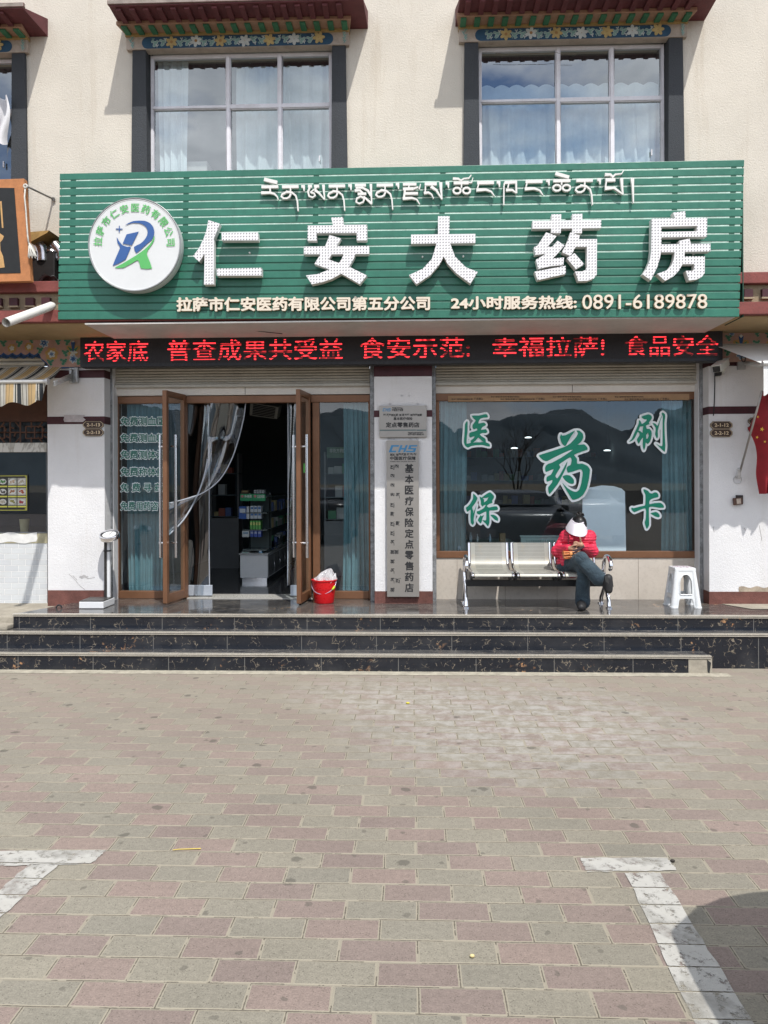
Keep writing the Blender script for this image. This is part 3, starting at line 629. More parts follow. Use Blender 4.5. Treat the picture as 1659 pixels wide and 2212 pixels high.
def upper_window(k, mulls, transL, transR, vL, seeds):
    xa, xb = jx[k]; off = xa-jx[1][0]
    Yf = YU+.09
    # dark plaster surround, wider at the foot
    jt, jbm = .128, .158
    for sx, x in ((1, xa), (-1, xb)):
        dx = .020*sx
        p = [(x-dx, YU-.035, ZW0-.3), (x+sx*(.150), YU-.035, ZW0-.3), (x+sx*.135, YU-.035, ZW1-.002), (x, YU-.035, ZW1-.002)]
        if sx < 0: p = [p[1], p[0], p[3], p[2]]
        MB().hexa(p+[(q[0], YU+.12, q[2]) for q in p]).build('window_surround', JAMB, bld, bevel=.005)
    x0, x1 = xa+.148, xb-.148
    f = MB(); fw = .022; ztop = ZW1-.028; zb = ZW0-.05
    f.box(x0, x0+fw, Yf-.02, Yf+.04, zb, ztop); f.box(x1-fw, x1, Yf-.02, Yf+.04, zb, ztop); f.box(x0+fw, x1-fw, Yf-.02, Yf+.04, ztop-fw, ztop)
    ms = [x0+(x1-x0)*q for q in mulls]
    for q in ms: f.box(q-.016, q+.016, Yf-.024, Yf+.04, zb, ztop-fw)
    zt_ = ztop-(ztop-zb)*transL
    cells = [x0+fw]+ms+[x1-fw]
    for i in range(3):
        a = cells[i]+(.016 if i else 0); b = cells[i+1]-(.016 if i < 2 else 0); th = .014 if i == 0 else .024
        f.box(a, b, Yf-.022, Yf+.04, zt_-th, zt_+th*.6)
        for (u, v, w_, h_) in ((a, b, zb, zt_-th), (a, b, zt_+th*.6, ztop-fw)):   # slim sash round each pane
            t_ = .009; f.box(u, u+t_, Yf-.012, Yf+.03, w_, h_); f.box(v-t_, v, Yf-.012, Yf+.03, w_, h_); f.box(u+t_, v-t_, Yf-.012, Yf+.03, h_-t_, h_); f.box(u+t_, v-t_, Yf-.012, Yf+.03, w_, w_+t_)
    fr = f.build('upper_window', ALU, bld, bevel=.003)
    g = MB().face([(x0, Yf+.008, zb), (x1, Yf+.008, zb), (x1, Yf+.008, ztop), (x0, Yf+.008, ztop)]).build('pane', GLASS_U, fr)
    lt = MB(); lt.box(x1-fw-.11, x1-fw-.10, Yf-.03, Yf-.012, zb+.3, zb+.36); lt.build('window_latch', ALU, fr)
    # room behind
    rm = MB(); rm.face([(x0, Yf+1.8, zb), (x1, Yf+1.8, zb), (x1, Yf+1.8, ztop+.2), (x0, Yf+1.8, ztop+.2)])
    rm.face([(x0, Yf+.05, ztop+.1), (x1, Yf+.05, ztop+.1), (x1, Yf+1.8, ztop+.1), (x0, Yf+1.8, ztop+.1)]); rm.face([(x0, Yf+.05, zb), (x0, Yf+1.8, zb), (x0, Yf+1.8, ztop+.2), (x0, Yf+.02, ztop+.2)]); rm.face([(x1, Yf+.05, zb), (x1, Yf+1.8, zb), (x1, Yf+1.8, ztop+.2), (x1, Yf+.02, ztop+.2)])
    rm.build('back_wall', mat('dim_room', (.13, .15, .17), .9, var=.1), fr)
    return x0, x1, zb, ztop, Yf
def pleats(name, x0, x1, z0, z1, Y, amp, per, m, label, group=None, gather=0., top=1.):
    def fn(a, b):
        x = x0+(x1-x0)*a; ph = 2*math.pi*(x-x0)/per
        w = math.sin(ph+.6*math.sin(ph*.37+x))+.35*math.sin(2.3*ph+1+.7*b); k = .45+.55*(1-b)
        return Vector((x+.012*math.sin(3*b+x*9), Y+amp*w*k, z0+(z1-z0)*b))
    n = max(24, int((x1-x0)/per*14)); o = MB().sheet(fn, n, 8).build(name, m, None, smooth=1)
    return tag(o, label, 'curtain', group)
w0 = upper_window(0, (.43, .72), .375, .36, 0, 0); w1 = upper_window(1, (.43, .715), .375, .36, 0, 0); w2 = upper_window(2, (.43, .72), .375, .36, 0, 0); w3 = upper_window(3, (.43, .72), .375, .36, 0, 0)
pleats('curtain', w1[0]+.05, w1[0]+.34, w1[2], w1[3], w1[4]+.10, .022, .085, WCURT, 'pale narrow curtain gathered at the left end of the middle upper window')
pleats('curtain', w1[0]+.85, w1[1]-.02, w1[2], w1[3]-.05, w1[4]+.14, .03, .15, WCURT, 'pale curtain drawn over the right half of the upper window above the round logo')
pleats('curtain', w2[0]+.02, w2[1]-.02, w2[2], w2[3]-.45, w2[4]+.14, .032, .16, WCURT, 'pale long curtain behind the lower panes of the right upper window')
def val(a, b):
    x = w2[0]+.02+(w2[1]-w2[0]-.04)*a; s = abs(math.sin(math.pi*a*12)); return Vector((x, w2[4]+.10+.01*s, w2[3]-.34-.13*(1-b)+(.035*s if b > .5 else 0)))
o = MB().sheet(val, 96, 4).build('pelmet', WCURT, None, smooth=1); tag(o, 'pale scalloped pelmet hanging across the upper window above the last two big characters', 'pelmet')
o = MB().pxbox(375, 447, 349, 385, YU+.25, .3).build('box', mat('pale_card', (.5, .5, .47), .7)); tag(o, 'pale cardboard box on the sill behind the middle upper window', 'box')
# white cloth drying in the far left window
def cl(a, b):
    u = -14+37*a+6*math.sin(5*b); v = 213+95*b+10*math.sin(7*a+2*b)*b; p = P(u, v, YU-.02); return p+Vector((0, -.05*math.sin(8*a+2*b)-.03, 0))
o = MB().sheet(cl, 14, 16).build('hanging_cloth', mat('white_cloth', (.72, .72, .74), .9, var=.1), None, smooth=1); tag(o, 'white cloth hung out to dry over the far left upper window', 'cloth')
# ---------------------------------------------------------------- big green sign
S0 = thing('shop_sign', 'long green slatted sign board with white raised characters and a round logo', 'sign', (0, YS, 3.3))
TL, TR, BR, BL = (129, 375), (1608, 345), (1597, 684), (125, 690)
def SU(s, t): return (TL[0]+(TR[0]-TL[0])*s)*(1-t)+(BL[0]+(BR[0]-BL[0])*s)*t, (TL[1]+(TR[1]-TL[1])*s)*(1-t)+(BL[1]+(BR[1]-BL[1])*s)*t
GREEN = mat('sign_green', (.024, .150, .100), .38, var=.16, vs=2.2, spec=.5, streak=.22, dirt=.12)
NS = 19
sl_ = MB()
for i in range(NS):
    a, b = i/NS, (i+.83)/NS
    if i == NS-1: b = 1
    c = [SU(0, a), SU(1, a), SU(1, b), SU(0, b)]
    sl_.quadbox(c, YS, .012)
sl_.build('slat_board', GREEN, S0, bevel=.004)
MINT = mat('gap_light_mint', (.50, .66, .58), .6, var=.3, vs=7); DKG = mat('gap_shade_fitting_green', (.012, .075, .05), .6)  # pale upper and dark lower backing paint sun and shade into the slat gaps
bk = MB()
for (s0, s1, a, b, mi) in ((.003, .997, .005, .62, 0), (.003, .997, .62, .995, 1)): bk.quadbox([SU(s0, a), SU(s1, a), SU(s1, b), SU(s0, b)], YS+.0035+.0005*mi, .06, mi)
bk.build('backing', [MINT, DKG], S0)
for s in (.02, .185, .375, .56, .745, .9, .985): MB().quadbox([SU(s-.004, .01), SU(s+.004, .01), SU(s+.004, .99), SU(s-.004, .99)], YS+.002, .006).build('mounting_rail', DKG, S0)
a = [P(*q, YS) for q in (BL, BR)]
cs = MB(); b0 = SU(.004, .99); b1 = SU(.996, .99)
pa, pb = P(*b0, YS+.05), P(*b1, YS+.05)
cs.box(-3.1, 3.0, YS+.02, YP+.03, 3.255, 3.269)
cs.build('underside_panel', mat('underside_white', (.58, .56, .53), .6, var=.14, vs=3, streak=.2, dirt=.2), S0)
rt_ = MB()
for s in (0, 1):
    p, q = P(*SU(s, .0), YS), P(*SU(s, .995), YS); rt_.hexa([(p.x-.004, YS+.036, q.z), (p.x+.004, YS+.036, q.z), (p.x+.004, YS+.036, p.z), (p.x-.004, YS+.036, p.z), (p.x-.004, YU, q.z), (p.x+.004, YU, q.z), (p.x+.004, YU, p.z), (p.x-.004, YU, p.z)])
rt_.build('end_plate', DKG, S0)
def led_white():
    t = NT('led_letter_face'); x, y, z = t.xyz(); p = .0272
    fx = t.math('SUBTRACT', t.math('FRACT', t.math('DIVIDE', t.math('ADD', x, 20), p)), .5); fz = t.math('SUBTRACT', t.math('FRACT', t.math('DIVIDE', t.math('ADD', z, 20), p)), .5)
    sk = t.math('ADD', fx, t.math('MULTIPLY', fz, -.3))
    d = t.math('SQRT', t.math('ADD', t.math('POWER', t.math('MULTIPLY', sk, 1.35), 2), t.math('POWER', fz, 2)))
    c = t.mix(t.math('LESS_THAN', d, .235), (.70, .69, .70), (.09, .09, .10)); t.color(c); t.set(rough=.5); return t.m  # dark dots drawn longer to paint in the shadow of each LED
LEDW = led_white(); LSIDE = mat('letter_side', (.62, .62, .60), .5, var=.05)
YL = YS-.105
def glyphs(name, shapes, tf, yf, depth, mf, ms, parent, step=.0008):
    mb = MB()
    for i, sh in enumerate(shapes):
        outer, holes = (sh[0], sh[1:]) if isinstance(sh[0], list) else (sh, [])
        w = lambda l: [(P(*tf(x, y), yf).x, P(*tf(x, y), yf).z) for x, y in l]
        mb.prism(w(outer), [w(h) for h in holes], yf-i*step, yf+depth, 0, 1)
    return mb.build(name, [mf, ms], parent)
cs = .107416
def tfm(u0, v0, k): return lambda x, y: (u0+k*x, v0+k*y)
CH = [
 (tfm(405.0, 453.6, cs), [[(418,202),(650,275),(527,582),(532,620),(527,1495),(332,1500),(343,878),(237,1040),(110,928),(230,770),(330,560),(390,370)], [(685,452),(1415,448),(1425,610),(690,612)], [(585,1178),(1490,1163),(1490,1318),(590,1322)]]),
 (tfm(642.7, 453.6, cs), [[(675,150),(912,140),(928,297),(1398,295),(1398,610),(1190,612),(1190,460),(380,465),(385,615),(203,615),(203,312),(712,305)], [[(645,503),(875,570),(785,728),(1440,722),(1440,885),(1165,885),(1130,980),(1035,1140),(1398,1318),(1250,1490),(880,1280),(690,1385),(500,1450),(285,1495),(170,1315),(400,1290),(645,1195),(340,1085),(460,890),(127,890),(127,735),(555,730)], [(685,890),(922,888),(890,985),(830,1065),(628,995)]]]),
 (tfm(553.0, 324.0, .33333), [[(1180,428),(1255,428),(1253,545),(1422,543),(1422,602),(1258,605),(1290,690),(1360,760),(1437,790),(1390,865),(1300,800),(1240,735),(1217,690),(1190,740),(1130,810),(1040,870),(992,810),(1080,770),(1140,705),(1170,605),(1005,608),(1005,548),(1180,546)]]),
 (tfm(1139.5, 453.6, cs), [[(485,85),(678,83),(678,208),(902,208),(902,78),(1103,75),(1103,205),(1483,203),(1483,362),(1095,368),(1095,465),(900,465),(900,368),(672,372),(670,462),(478,462),(478,372),(100,375),(100,220),(485,212)], [(375,448),(585,525),(405,738),(495,740),(605,617),(742,712),(620,860),(505,975),(735,955),(720,1105),(460,1130),(215,1185),(170,1000),(370,880),(155,903),(130,745),(200,715)], [(140,1240),(768,1122),(768,1285),(205,1412)], [(860,452),(1050,510),(1032,587),(1398,585),(1392,1300),(1330,1380),(1200,1425),(1025,1430),(955,1237),(1100,1235),(1170,1205),(1195,1150),(1195,742),(970,742),(885,895),(850,920),(693,850),(790,660),(830,560)], [(945,868),(1138,1090),(970,1190),(790,970)]]),
 (tfm(1377.1, 448.2, cs), [[(715,100),(962,72),(970,215),(760,215)], [[(285,225),(1402,205),(1397,585),(482,600),(480,740),(470,900),(455,1000),(400,1190),(268,1462),(100,1345),(190,1210),(255,1040),(275,880)], [(482,385),(1195,370),(1195,478),(482,490)]], [(478,742),(840,735),(1467,725),(1467,882),(950,892),(945,985),(1355,982),(1350,1320),(1290,1400),(1180,1450),(1035,1468),(970,1275),(1110,1273),(1140,1235),(1140,1138),(905,1140),(840,1260),(730,1380),(555,1475),(395,1335),(600,1260),(690,1150),(735,1020),(748,900),(470,900)], [(832,672),(1045,625),(1072,730),(845,740)]])]
for tf, sh in CH:
    g = glyphs('sign_character', sh, tf, YL, .075, LEDW, LSIDE, S0)
    p = MB(); vs = [v.co for v in g.data.vertices]; xs_ = [v.x for v in vs]
    for x in (.2, .8): X = min(xs_)+(max(xs_)-min(xs_))*x; Z = sum(v.z for v in vs)/len(vs); p.tube([(X, YL+.074, Z), (X, YS, Z)], .008, 6)
    p.build('stud', LSIDE, g)
LET = mat('cream_letter', (.68, .60, .49), .45, var=.04); LETS = mat('letter_edge', (.60, .45, .30), .5, var=.1)
def L6(*q): return q
tk = .16927
def tib(dx, dy, kind):
    na = [([(345,276),(555,273)],38,38), ([(452,290),(452,332)],18,18), ([(452,345),(400,345),(348,370),(336,400),(365,425),(405,425),(440,405),(458,365)],26,22), ([(395,338),(470,350),(520,390),(540,460),(550,588)],28,15)]
    d = {'re': [([(115,180),(282,222)],44,44), ([(82,278),(295,275)],36,36), ([(192,290),(192,338)],18,18), ([(78,354),(190,351),(250,368),(285,405),(295,444)],38,10)],
     'na': na, 'ts': [([(590,272),(636,270)],34,34), ([(622,280),(627,332)],30,10)],
     'a': [([(675,270),(727,270)],36,36), ([(752,270),(818,268)],36,36), ([(697,288),(676,340),(690,395),(735,412),(770,388),(752,358),(712,352)],24,20), ([(788,285),(745,318),(705,350)],16,16), ([(765,318),(820,360),(888,440)],36,14), ([(872,250),(878,330),(890,442)],36,12)],
     'sma': [([(1275,258),(1415,255)],36,36), ([(1478,240),(1482,340),(1490,497)],34,14), ([(1285,292),(1370,288),(1440,325),(1480,390)],24,30), ([(1272,325),(1340,322),(1390,370)],34,20), ([(1310,368),(1420,365)],32,32), ([(1395,425),(1350,400),(1300,425),(1290,470),(1330,492),(1380,472),(1400,420)],24,20), ([(1385,400),(1430,440),(1492,495)],20,28)],
     'rdza': [([(292,245),(465,243)],34,34), ([(372,260),(362,290)],16,16), ([(292,305),(430,300)],36,36), ([(430,300),(485,280),(500,310),(518,240)],26,12), ([(318,320),(303,440)],26,26), ([(310,362),(485,360)],34,34), ([(290,427),(410,420),(470,440),(508,502)],38,10)],
     'sa': [([(570,242),(725,238)],40,40), ([(580,268),(578,340)],18,18), ([(560,356),(620,350),(660,375),(683,428)],36,10), ([(650,272),(720,320),(790,435)],40,14), ([(775,220),(780,330),(792,437)],42,12)],
     'tsho': [([(930,172),(1000,174),(1032,198)],32,20), ([(1032,198),(1070,172),(1135,165),(1165,125)],22,12), ([(940,228),(1130,225)],38,38), ([(1125,220),(1170,225),(1186,160)],22,10), ([(1040,240),(1040,292)],18,18)]+[([(cx+48*math.cos(t*.63), 326+38*math.sin(t*.63)) for t in range(11)],24,24) for cx in (983, 1105)],
     'nga': [([(1240,225),(1455,222)],40,40), ([(1258,245),(1245,292)],18,18), ([(1230,318),(1350,312),(1420,338),(1462,397)],42,10)],
     'kha': [([(1590,224),(1745,214)],36,36), ([(1590,224),(1582,270),(1580,512)],18,15), ([(1642,240),(1632,292)],18,18), ([(1608,318),(1690,318),(1742,358)],38,14), ([(1737,200),(1742,358)],24,20), ],
     'che': [([(580,105),(755,155)],42,42), ([(553,200),(772,197)],38,38), ([(660,215),(660,252)],18,18)]+[([(cx+50*math.cos(t*.63), 290+38*math.sin(t*.63)) for t in range(11)],24,24) for cx in (600, 722)],
     'po': [([(1213,120),(1285,120),(1312,148)],38,22), ([(1312,150),(1345,118),(1425,110),(1455,62)],26,10), ([(1312,140),(1310,172)],14,14), ([(1220,190),(1345,188)],42,42), ([(1230,212),(1220,280)],18,18), ([(1212,297),(1330,290),(1442,374)],48,14), ([(1425,165),(1432,280),(1444,374)],40,12)],
     'sh': [([(1562,165),(1568,240),(1576,487)],48,13)]}[kind]
    return [([(x+dx, y+dy) for x, y in pts], a, b) for pts, a, b in d]
T5, T6, T7 = 550.8, 820.9, 1101.7
TIBL = [(T5, 0, 0, 're'), (T5, 0, 0, 'na'), (T5, 0, 0, 'ts'), (T5, 0, 0, 'a'), (T5, 595, -8, 'na'), (T5, 600, -12, 'ts'), (T5, 0, 0, 'sma'), (T5, 1208, -20, 'na'), (T6, -390, -26, 'ts'),
        (T6, 0, 0, 'rdza'), (T6, 0, 0, 'sa'), (T6, 248, -38, 'ts'), (T6, 0, 0, 'tsho'), (T6, 0, 0, 'nga'), (T6, 900, -52, 'ts'), (T6, 0, 0, 'kha'), (T7, -1040, -15, 'nga'), (T7, -127, -72, 'ts'), (T7, 0, 0, 'che'), (T7, 503, -80, 'na'), (T7, 525, -86, 'ts'), (T7, 0, 0, 'po'), (T7, 0, 0, 'sh')]
YT = YS-.045
mb = MB()
for U, dx, dy, k in TIBL:
    mb.k = 0
    for pts, a, b in tib(dx, dy, k): mb.ribbon(pts, a, b, lambda x, y: (lambda q: (q.x, q.z))(P(U+tk*x, 356.4+tk*y, YT)), YT, YT+.03)
mb.build('sign_lettering', mat('white_letter', (.70, .69, .66), .45, var=.04), S0)
for body, bx, bd in (('拉萨市仁安医药有限公司第五分公司', (381, 929, 640.5, 671.5, -3), .034), ('24小时服务热线:', (974, 1246, 639, 668, -1.5), .034), ('0891-6189878', (1258, 1528, 635.5, 667, -1.5), .006)):
    mb = MB(); text(mb, body, bx, YT+.012, .03, bd, 0, mside=1); mb.build('sign_lettering', [LET, LETS], S0)
# round logo
lc = P(290.2, 528.3, YS-.13); lr = (P(388.5, 528, YS-.13).x-P(191.5, 528, YS-.13).x)/2
M90 = Matrix.Rotation(R(90), 4, 'X')
lg = MB().lathe([(lr-.002, .125), (lr, .12), (lr, .006), (lr-.006, 0), (lr-.012, .0), (lr-.014, .003), (0.0001, .003)][::-1], (lc.x, YS-.13, lc.z), 72, 0, Matrix.Rotation(R(-90), 4, 'X'))
lgo = lg.build('logo_disc', mat('acrylic_white', (.63, .64, .64), .35, var=.03), S0, smooth=40)
rim = MB().tube([(lc.x+(lr+.002)*math.cos(R(6*i)), YS-.128, lc.z+(lr+.002)*math.sin(R(6*i))) for i in range(60)], .007, 6, closed=True); rim.build('rim', mat('rim_grey', (.30, .31, .31), .35, .5), lgo, smooth=1)
tl = tfm(183.6, 421.2, .13021); YLG = YS-.1335
LB = [[(665,505),(720,465),(800,432),(900,424),(1000,430),(1080,468),(1130,530),(1148,600),(1145,660),(1110,740),(1050,790),(985,850),(850,965),(812,862),(920,805),(985,745),(1030,670),(1038,590),(1010,530),(960,490),(900,468),(800,462),(730,478)], [(690,652),(890,607),(778,835),(625,805)], [(527,698),(560,760),(620,830),(700,860),(762,862),(680,1055),(655,1078),(458,1175),(582,880),(540,800)], [(512,555),(562,555),(562,510),(576,510),(576,557),(622,558),(622,572),(576,572),(574,620),(558,620),(560,572),(512,572)]]
LGR = [[(1148,670),(1150,740),(1110,820),(1050,900),(1030,950),(1030,1000),(1110,1218),(928,1215),(905,1130),(870,1080),(780,1130),(650,1200),(590,1210),(490,1205),(620,1140),(850,1000),(990,900),(1080,810),(1125,740)]]
BLUE = mat('logo_blue', (.035, .10, .29), .4, var=.04); LGRN = mat('logo_green', (.10, .42, .12), .4, var=.04)
glyphs('emblem', [smoothloop(LB[0], 2), LB[1], smoothloop(LB[2], 2), LB[3]], tl, YLG, .002, BLUE, BLUE, lgo, .0001)
glyphs('emblem', [smoothloop(LGR[0], 2)], tl, YLG-.0006, .002, LGRN, LGRN, lgo, .0001)
mb = MB()
for i, ch in enumerate('拉萨市仁安医药有限公司'):
    ang = R(178-4 - i*(172/10)) + R(4-3.5); rad = lr*.80; v, f = text_verts(ch)
    cx_, cz = lc.x+rad*math.cos(ang), lc.z+rad*math.sin(ang); ro = ang-math.pi/2; k = .086
    for j in range(8):
        ox, oy = .5-.018*math.cos(j*.785), .38-.018*math.sin(j*.785); mb.add([(cx_+k*((x-ox)*math.cos(ro)-(y-oy)*math.sin(ro)), YLG-j*.00005, cz+k*((x-ox)*math.sin(ro)+(y-oy)*math.cos(ro))) for x, y in v], f)
mb.build('logo_lettering', LGRN, lgo)
# ---------------------------------------------------------------- red LED message board
LE = thing('led_message_board', 'long black electronic message board with red running characters under the green sign', 'display', (0, 7.97, 2.9))
YD = 7.95
MB().quadbox([(173, 722.5), (1561.5, 709.5), (1561.5, 780.5), (173, 793.5)], YD, .13).build('case', mat('led_case', (.016, .016, .019), .4, var=.15), LE, bevel=.006)
MB().quadbox([(178, 731), (1556, 718), (1556, 773), (178, 786)], YD-.003, .0025).build('screen', mat('led_screen', (.016, .013, .015), .5, var=.3, vs=60), LE)
def led_red():
    t = NT('led_red_dots'); x, y, z = t.xyz(); p = .029
    zz_ = t.math('ADD', z, t.math('MULTIPLY', x, -.0045))
    fz = t.math('FRACT', t.math('DIVIDE', t.math('ADD', zz_, 20), p)); fx = t.math('FRACT', t.math('DIVIDE', t.math('ADD', x, 20), .0125))
    on = t.math('MULTIPLY', t.math('LESS_THAN', fz, .55), t.math('ADD', .55, t.math('MULTIPLY', t.math('LESS_THAN', fx, .66), .45)))
    gap = t.ramp(t.noise(7, 3, .6), [(.40, .1), (.47, 1.)])
    t.color((.12, .005, .008)); t.b.inputs['Emission Color'].default_value = (1, .035, .045, 1)
    t.lk(t.math('MULTIPLY', t.math('MULTIPLY', on, gap), 1.9), t.b.inputs['Emission Strength']); return t.m
LR = led_red()
for body, bx in (('农家底', (181, 320, 736, 781, -1)), ('普查成果共受益', (362, 740, 733, 778, -3.5)), ('食安示范:', (777, 1015, 729, 774, -2)), ('幸福拉萨!', (1064, 1306, 727, 772, -2)), ('食品安全', (1350, 1552, 724, 769, -1.5))):
    mb = MB(); text(mb, body, bx, YD-.0055, 0, .006); mb.build('running_text', LR, LE)
# ---------------------------------------------------------------- shop fronts
# left front: side window, open double door, side window
def frame_bar(mb, u0, u1, v0, v1, Y=YF, d=.06): mb.pxbox(u0, u1, v0, v1, Y, d)
zb0 = ZL
def xf(u, Y=YF): return P(u, 1040, Y).x
H0, H1 = zt(868), zt(852)                        # head of the frames
fr = MB()
fr.box(xf(246), xf(800), YF, YF+.08, H0, H1)
fr.box(xf(246), xf(256.5), YF, YF+.08, ZL, H0-.001); fr.box(xf(397), xf(403), YF+.01, YF+.07, ZL, H0-.001); fr.box(xf(675), xf(690.5), YF-.004, YF+.08, ZL, H0-.001); fr.box(xf(796), xf(800), YF, YF+.08, ZL, H0-.001)
fr.box(xf(256.5), xf(397), YF+.003, YF+.07, ZL, ZL+.085); fr.box(xf(690.5), xf(796), YF+.003, YF+.07, ZL, ZL+.085)
DF = fr.build('door_frame', BRONZE, bld, bevel=.006)
for a, b in ((256.5, 397), (690.5, 796)):
    MB().face([(xf(a), YF+.03, ZL+.085), (xf(b), YF+.03, ZL+.085), (xf(b), YF+.03, H0), (xf(a), YF+.03, H0)]).build('pane', GLASS_S, DF)
MB().box(xf(403), xf(675), YF, YF+.3, ZL-.01, ZL+.008).build('threshold', mat('threshold_stone', (.42, .41, .38), .3, var=.1), DF)
def leaf(uh, sgn, Yfree, uf):
    """door leaf standing open: hinge at the frame, free stile towards the street"""
    xh = xf(uh); xfr = P(uf, 1040, Yfree).x
    A = Vector((xh, YF-.01, 0)); B = Vector((xfr, Yfree, 0)); d = (B-A).normalized(); n = Vector((d.y, -d.x, 0)); L = (B-A).length; z0, z1 = ZL+.02, H1+.01
    M = Matrix((( d.x, n.x, 0, A.x), (d.y, n.y, 0, A.y), (0, 0, 1, 0), (0, 0, 0, 1)))
    t = .024
    mb = MB(); mb.box(0, .05, -t, t, z0, z1, M=M); mb.box(L-.05, L, -t, t, z0, z1, M=M); mb.box(.05, L-.05, -t+.002, t-.002, z1-.06, z1, M=M); mb.box(.05, L-.05, -t+.002, t-.002, z0, z0+.09, M=M)
    o = mb.build('door', BRONZE, bld, bevel=.004)
    mb = MB(); mb.face([M @ Vector(q) for q in ((.05, 0, z0+.09), (L-.05, 0, z0+.09), (L-.05, 0, z1-.06), (.05, 0, z1-.06))]); mb.build('pane', GLASS_S, o)
    for s in (-1, 1):
        hb = MB(); q = L-.10 if s*sgn < 0 else L-.055; za, zc = P(uf, 1206, Yfree).z, P(uf, 938, Yfree).z
        hb.tube([M @ Vector((q, s*.075, za)), M @ Vector((q, s*.075, zc))], .017, 12)
        for zq in (P(uf, 964, Yfree).z, P(uf, 1174, Yfree).z): hb.tube([M @ Vector((q, s*t, zq)), M @ Vector((q, s*.092, zq))], .014, 10)
        hb.build('handle', STEEL, o, smooth=40)
    return o, M, L
DL, ML, LL = leaf(399, 1, 7.96, 355.5); DR, MRt, LRt = leaf(668, -1, 7.96, 644.5)
st = MB(); st.pxbox(655.5, 659, 1001, 1021, 8.1, .002); st.build('sticker', mat('lime_sticker', (.15, .55, .12), .5), DR)
# right front: wide shop window over a tiled sill wall
W0, W1 = zt(1191), zt(867)
fr = MB(); fr.box(xf(942), xf(1511), YF, YF+.09, W1, zt(850)); fr.box(xf(942), xf(1511), YF, YF+.09, zt(1205.5), W0); fr.box(xf(942), xf(949.5), YF+.002, YF+.09, W0+.001, W1-.001)
WN = fr.build('shop_window', BRONZE, bld, bevel=.006)
MB().box(xf(1500), xf(1511), YF+.002, YF+.09, W0+.001, W1-.001).build('stile', BRONZED, WN, bevel=.004)
MB().face([(xf(949.5), YF+.03, W0), (xf(1500), YF+.03, W0), (xf(1500), YF+.03, W1), (xf(949.5), YF+.03, W1)]).build('pane', GLASS_S, WN)
tape = MB().pxbox(968, 1489, 853, 866, YF-.0035, .002); tp = tape.build('protective_tape', mat('kraft_tape', (.40, .25, .14), .75, var=.15, vs=9), WN)
mb = MB(); TINK = mat('tape_print', (.06, .045, .035), .8)
for k in range(4): text(mb, '广东佛山', (1024+134*k, 1043+134*k, 859, 864), YF-.0045)
for k in range(4):
    for (a, w, v, n) in ((975, 46, 860.5, 11), (1060, 62, 855.5, 17), (1081, 30, 860.5, 8)):
        if a+134*k+w < 1485: text(mb, '铝业门窗型材家装防护膜请揭开使用成型优质'[:n], (a+134*k, a+134*k+w, v, v+3.4), YF-.0045)
mb.build('tape_lettering', TINK, tp)
MB().box(xf(942), xf(1521), YF+.012, YF+.1, ZL-.01, zt(1205.5)).build('sill_wall', TILEW, bld)
mb = MB()
for u in (987, 1091, 1203, 1379, 1508): mb.box(xf(u)-.0018, xf(u)+.0018, YF+.009, YF+.013, ZL, zt(1207))
mb.build('tile_joint', mat('tile_joint', (.33, .28, .23), .9), bld)
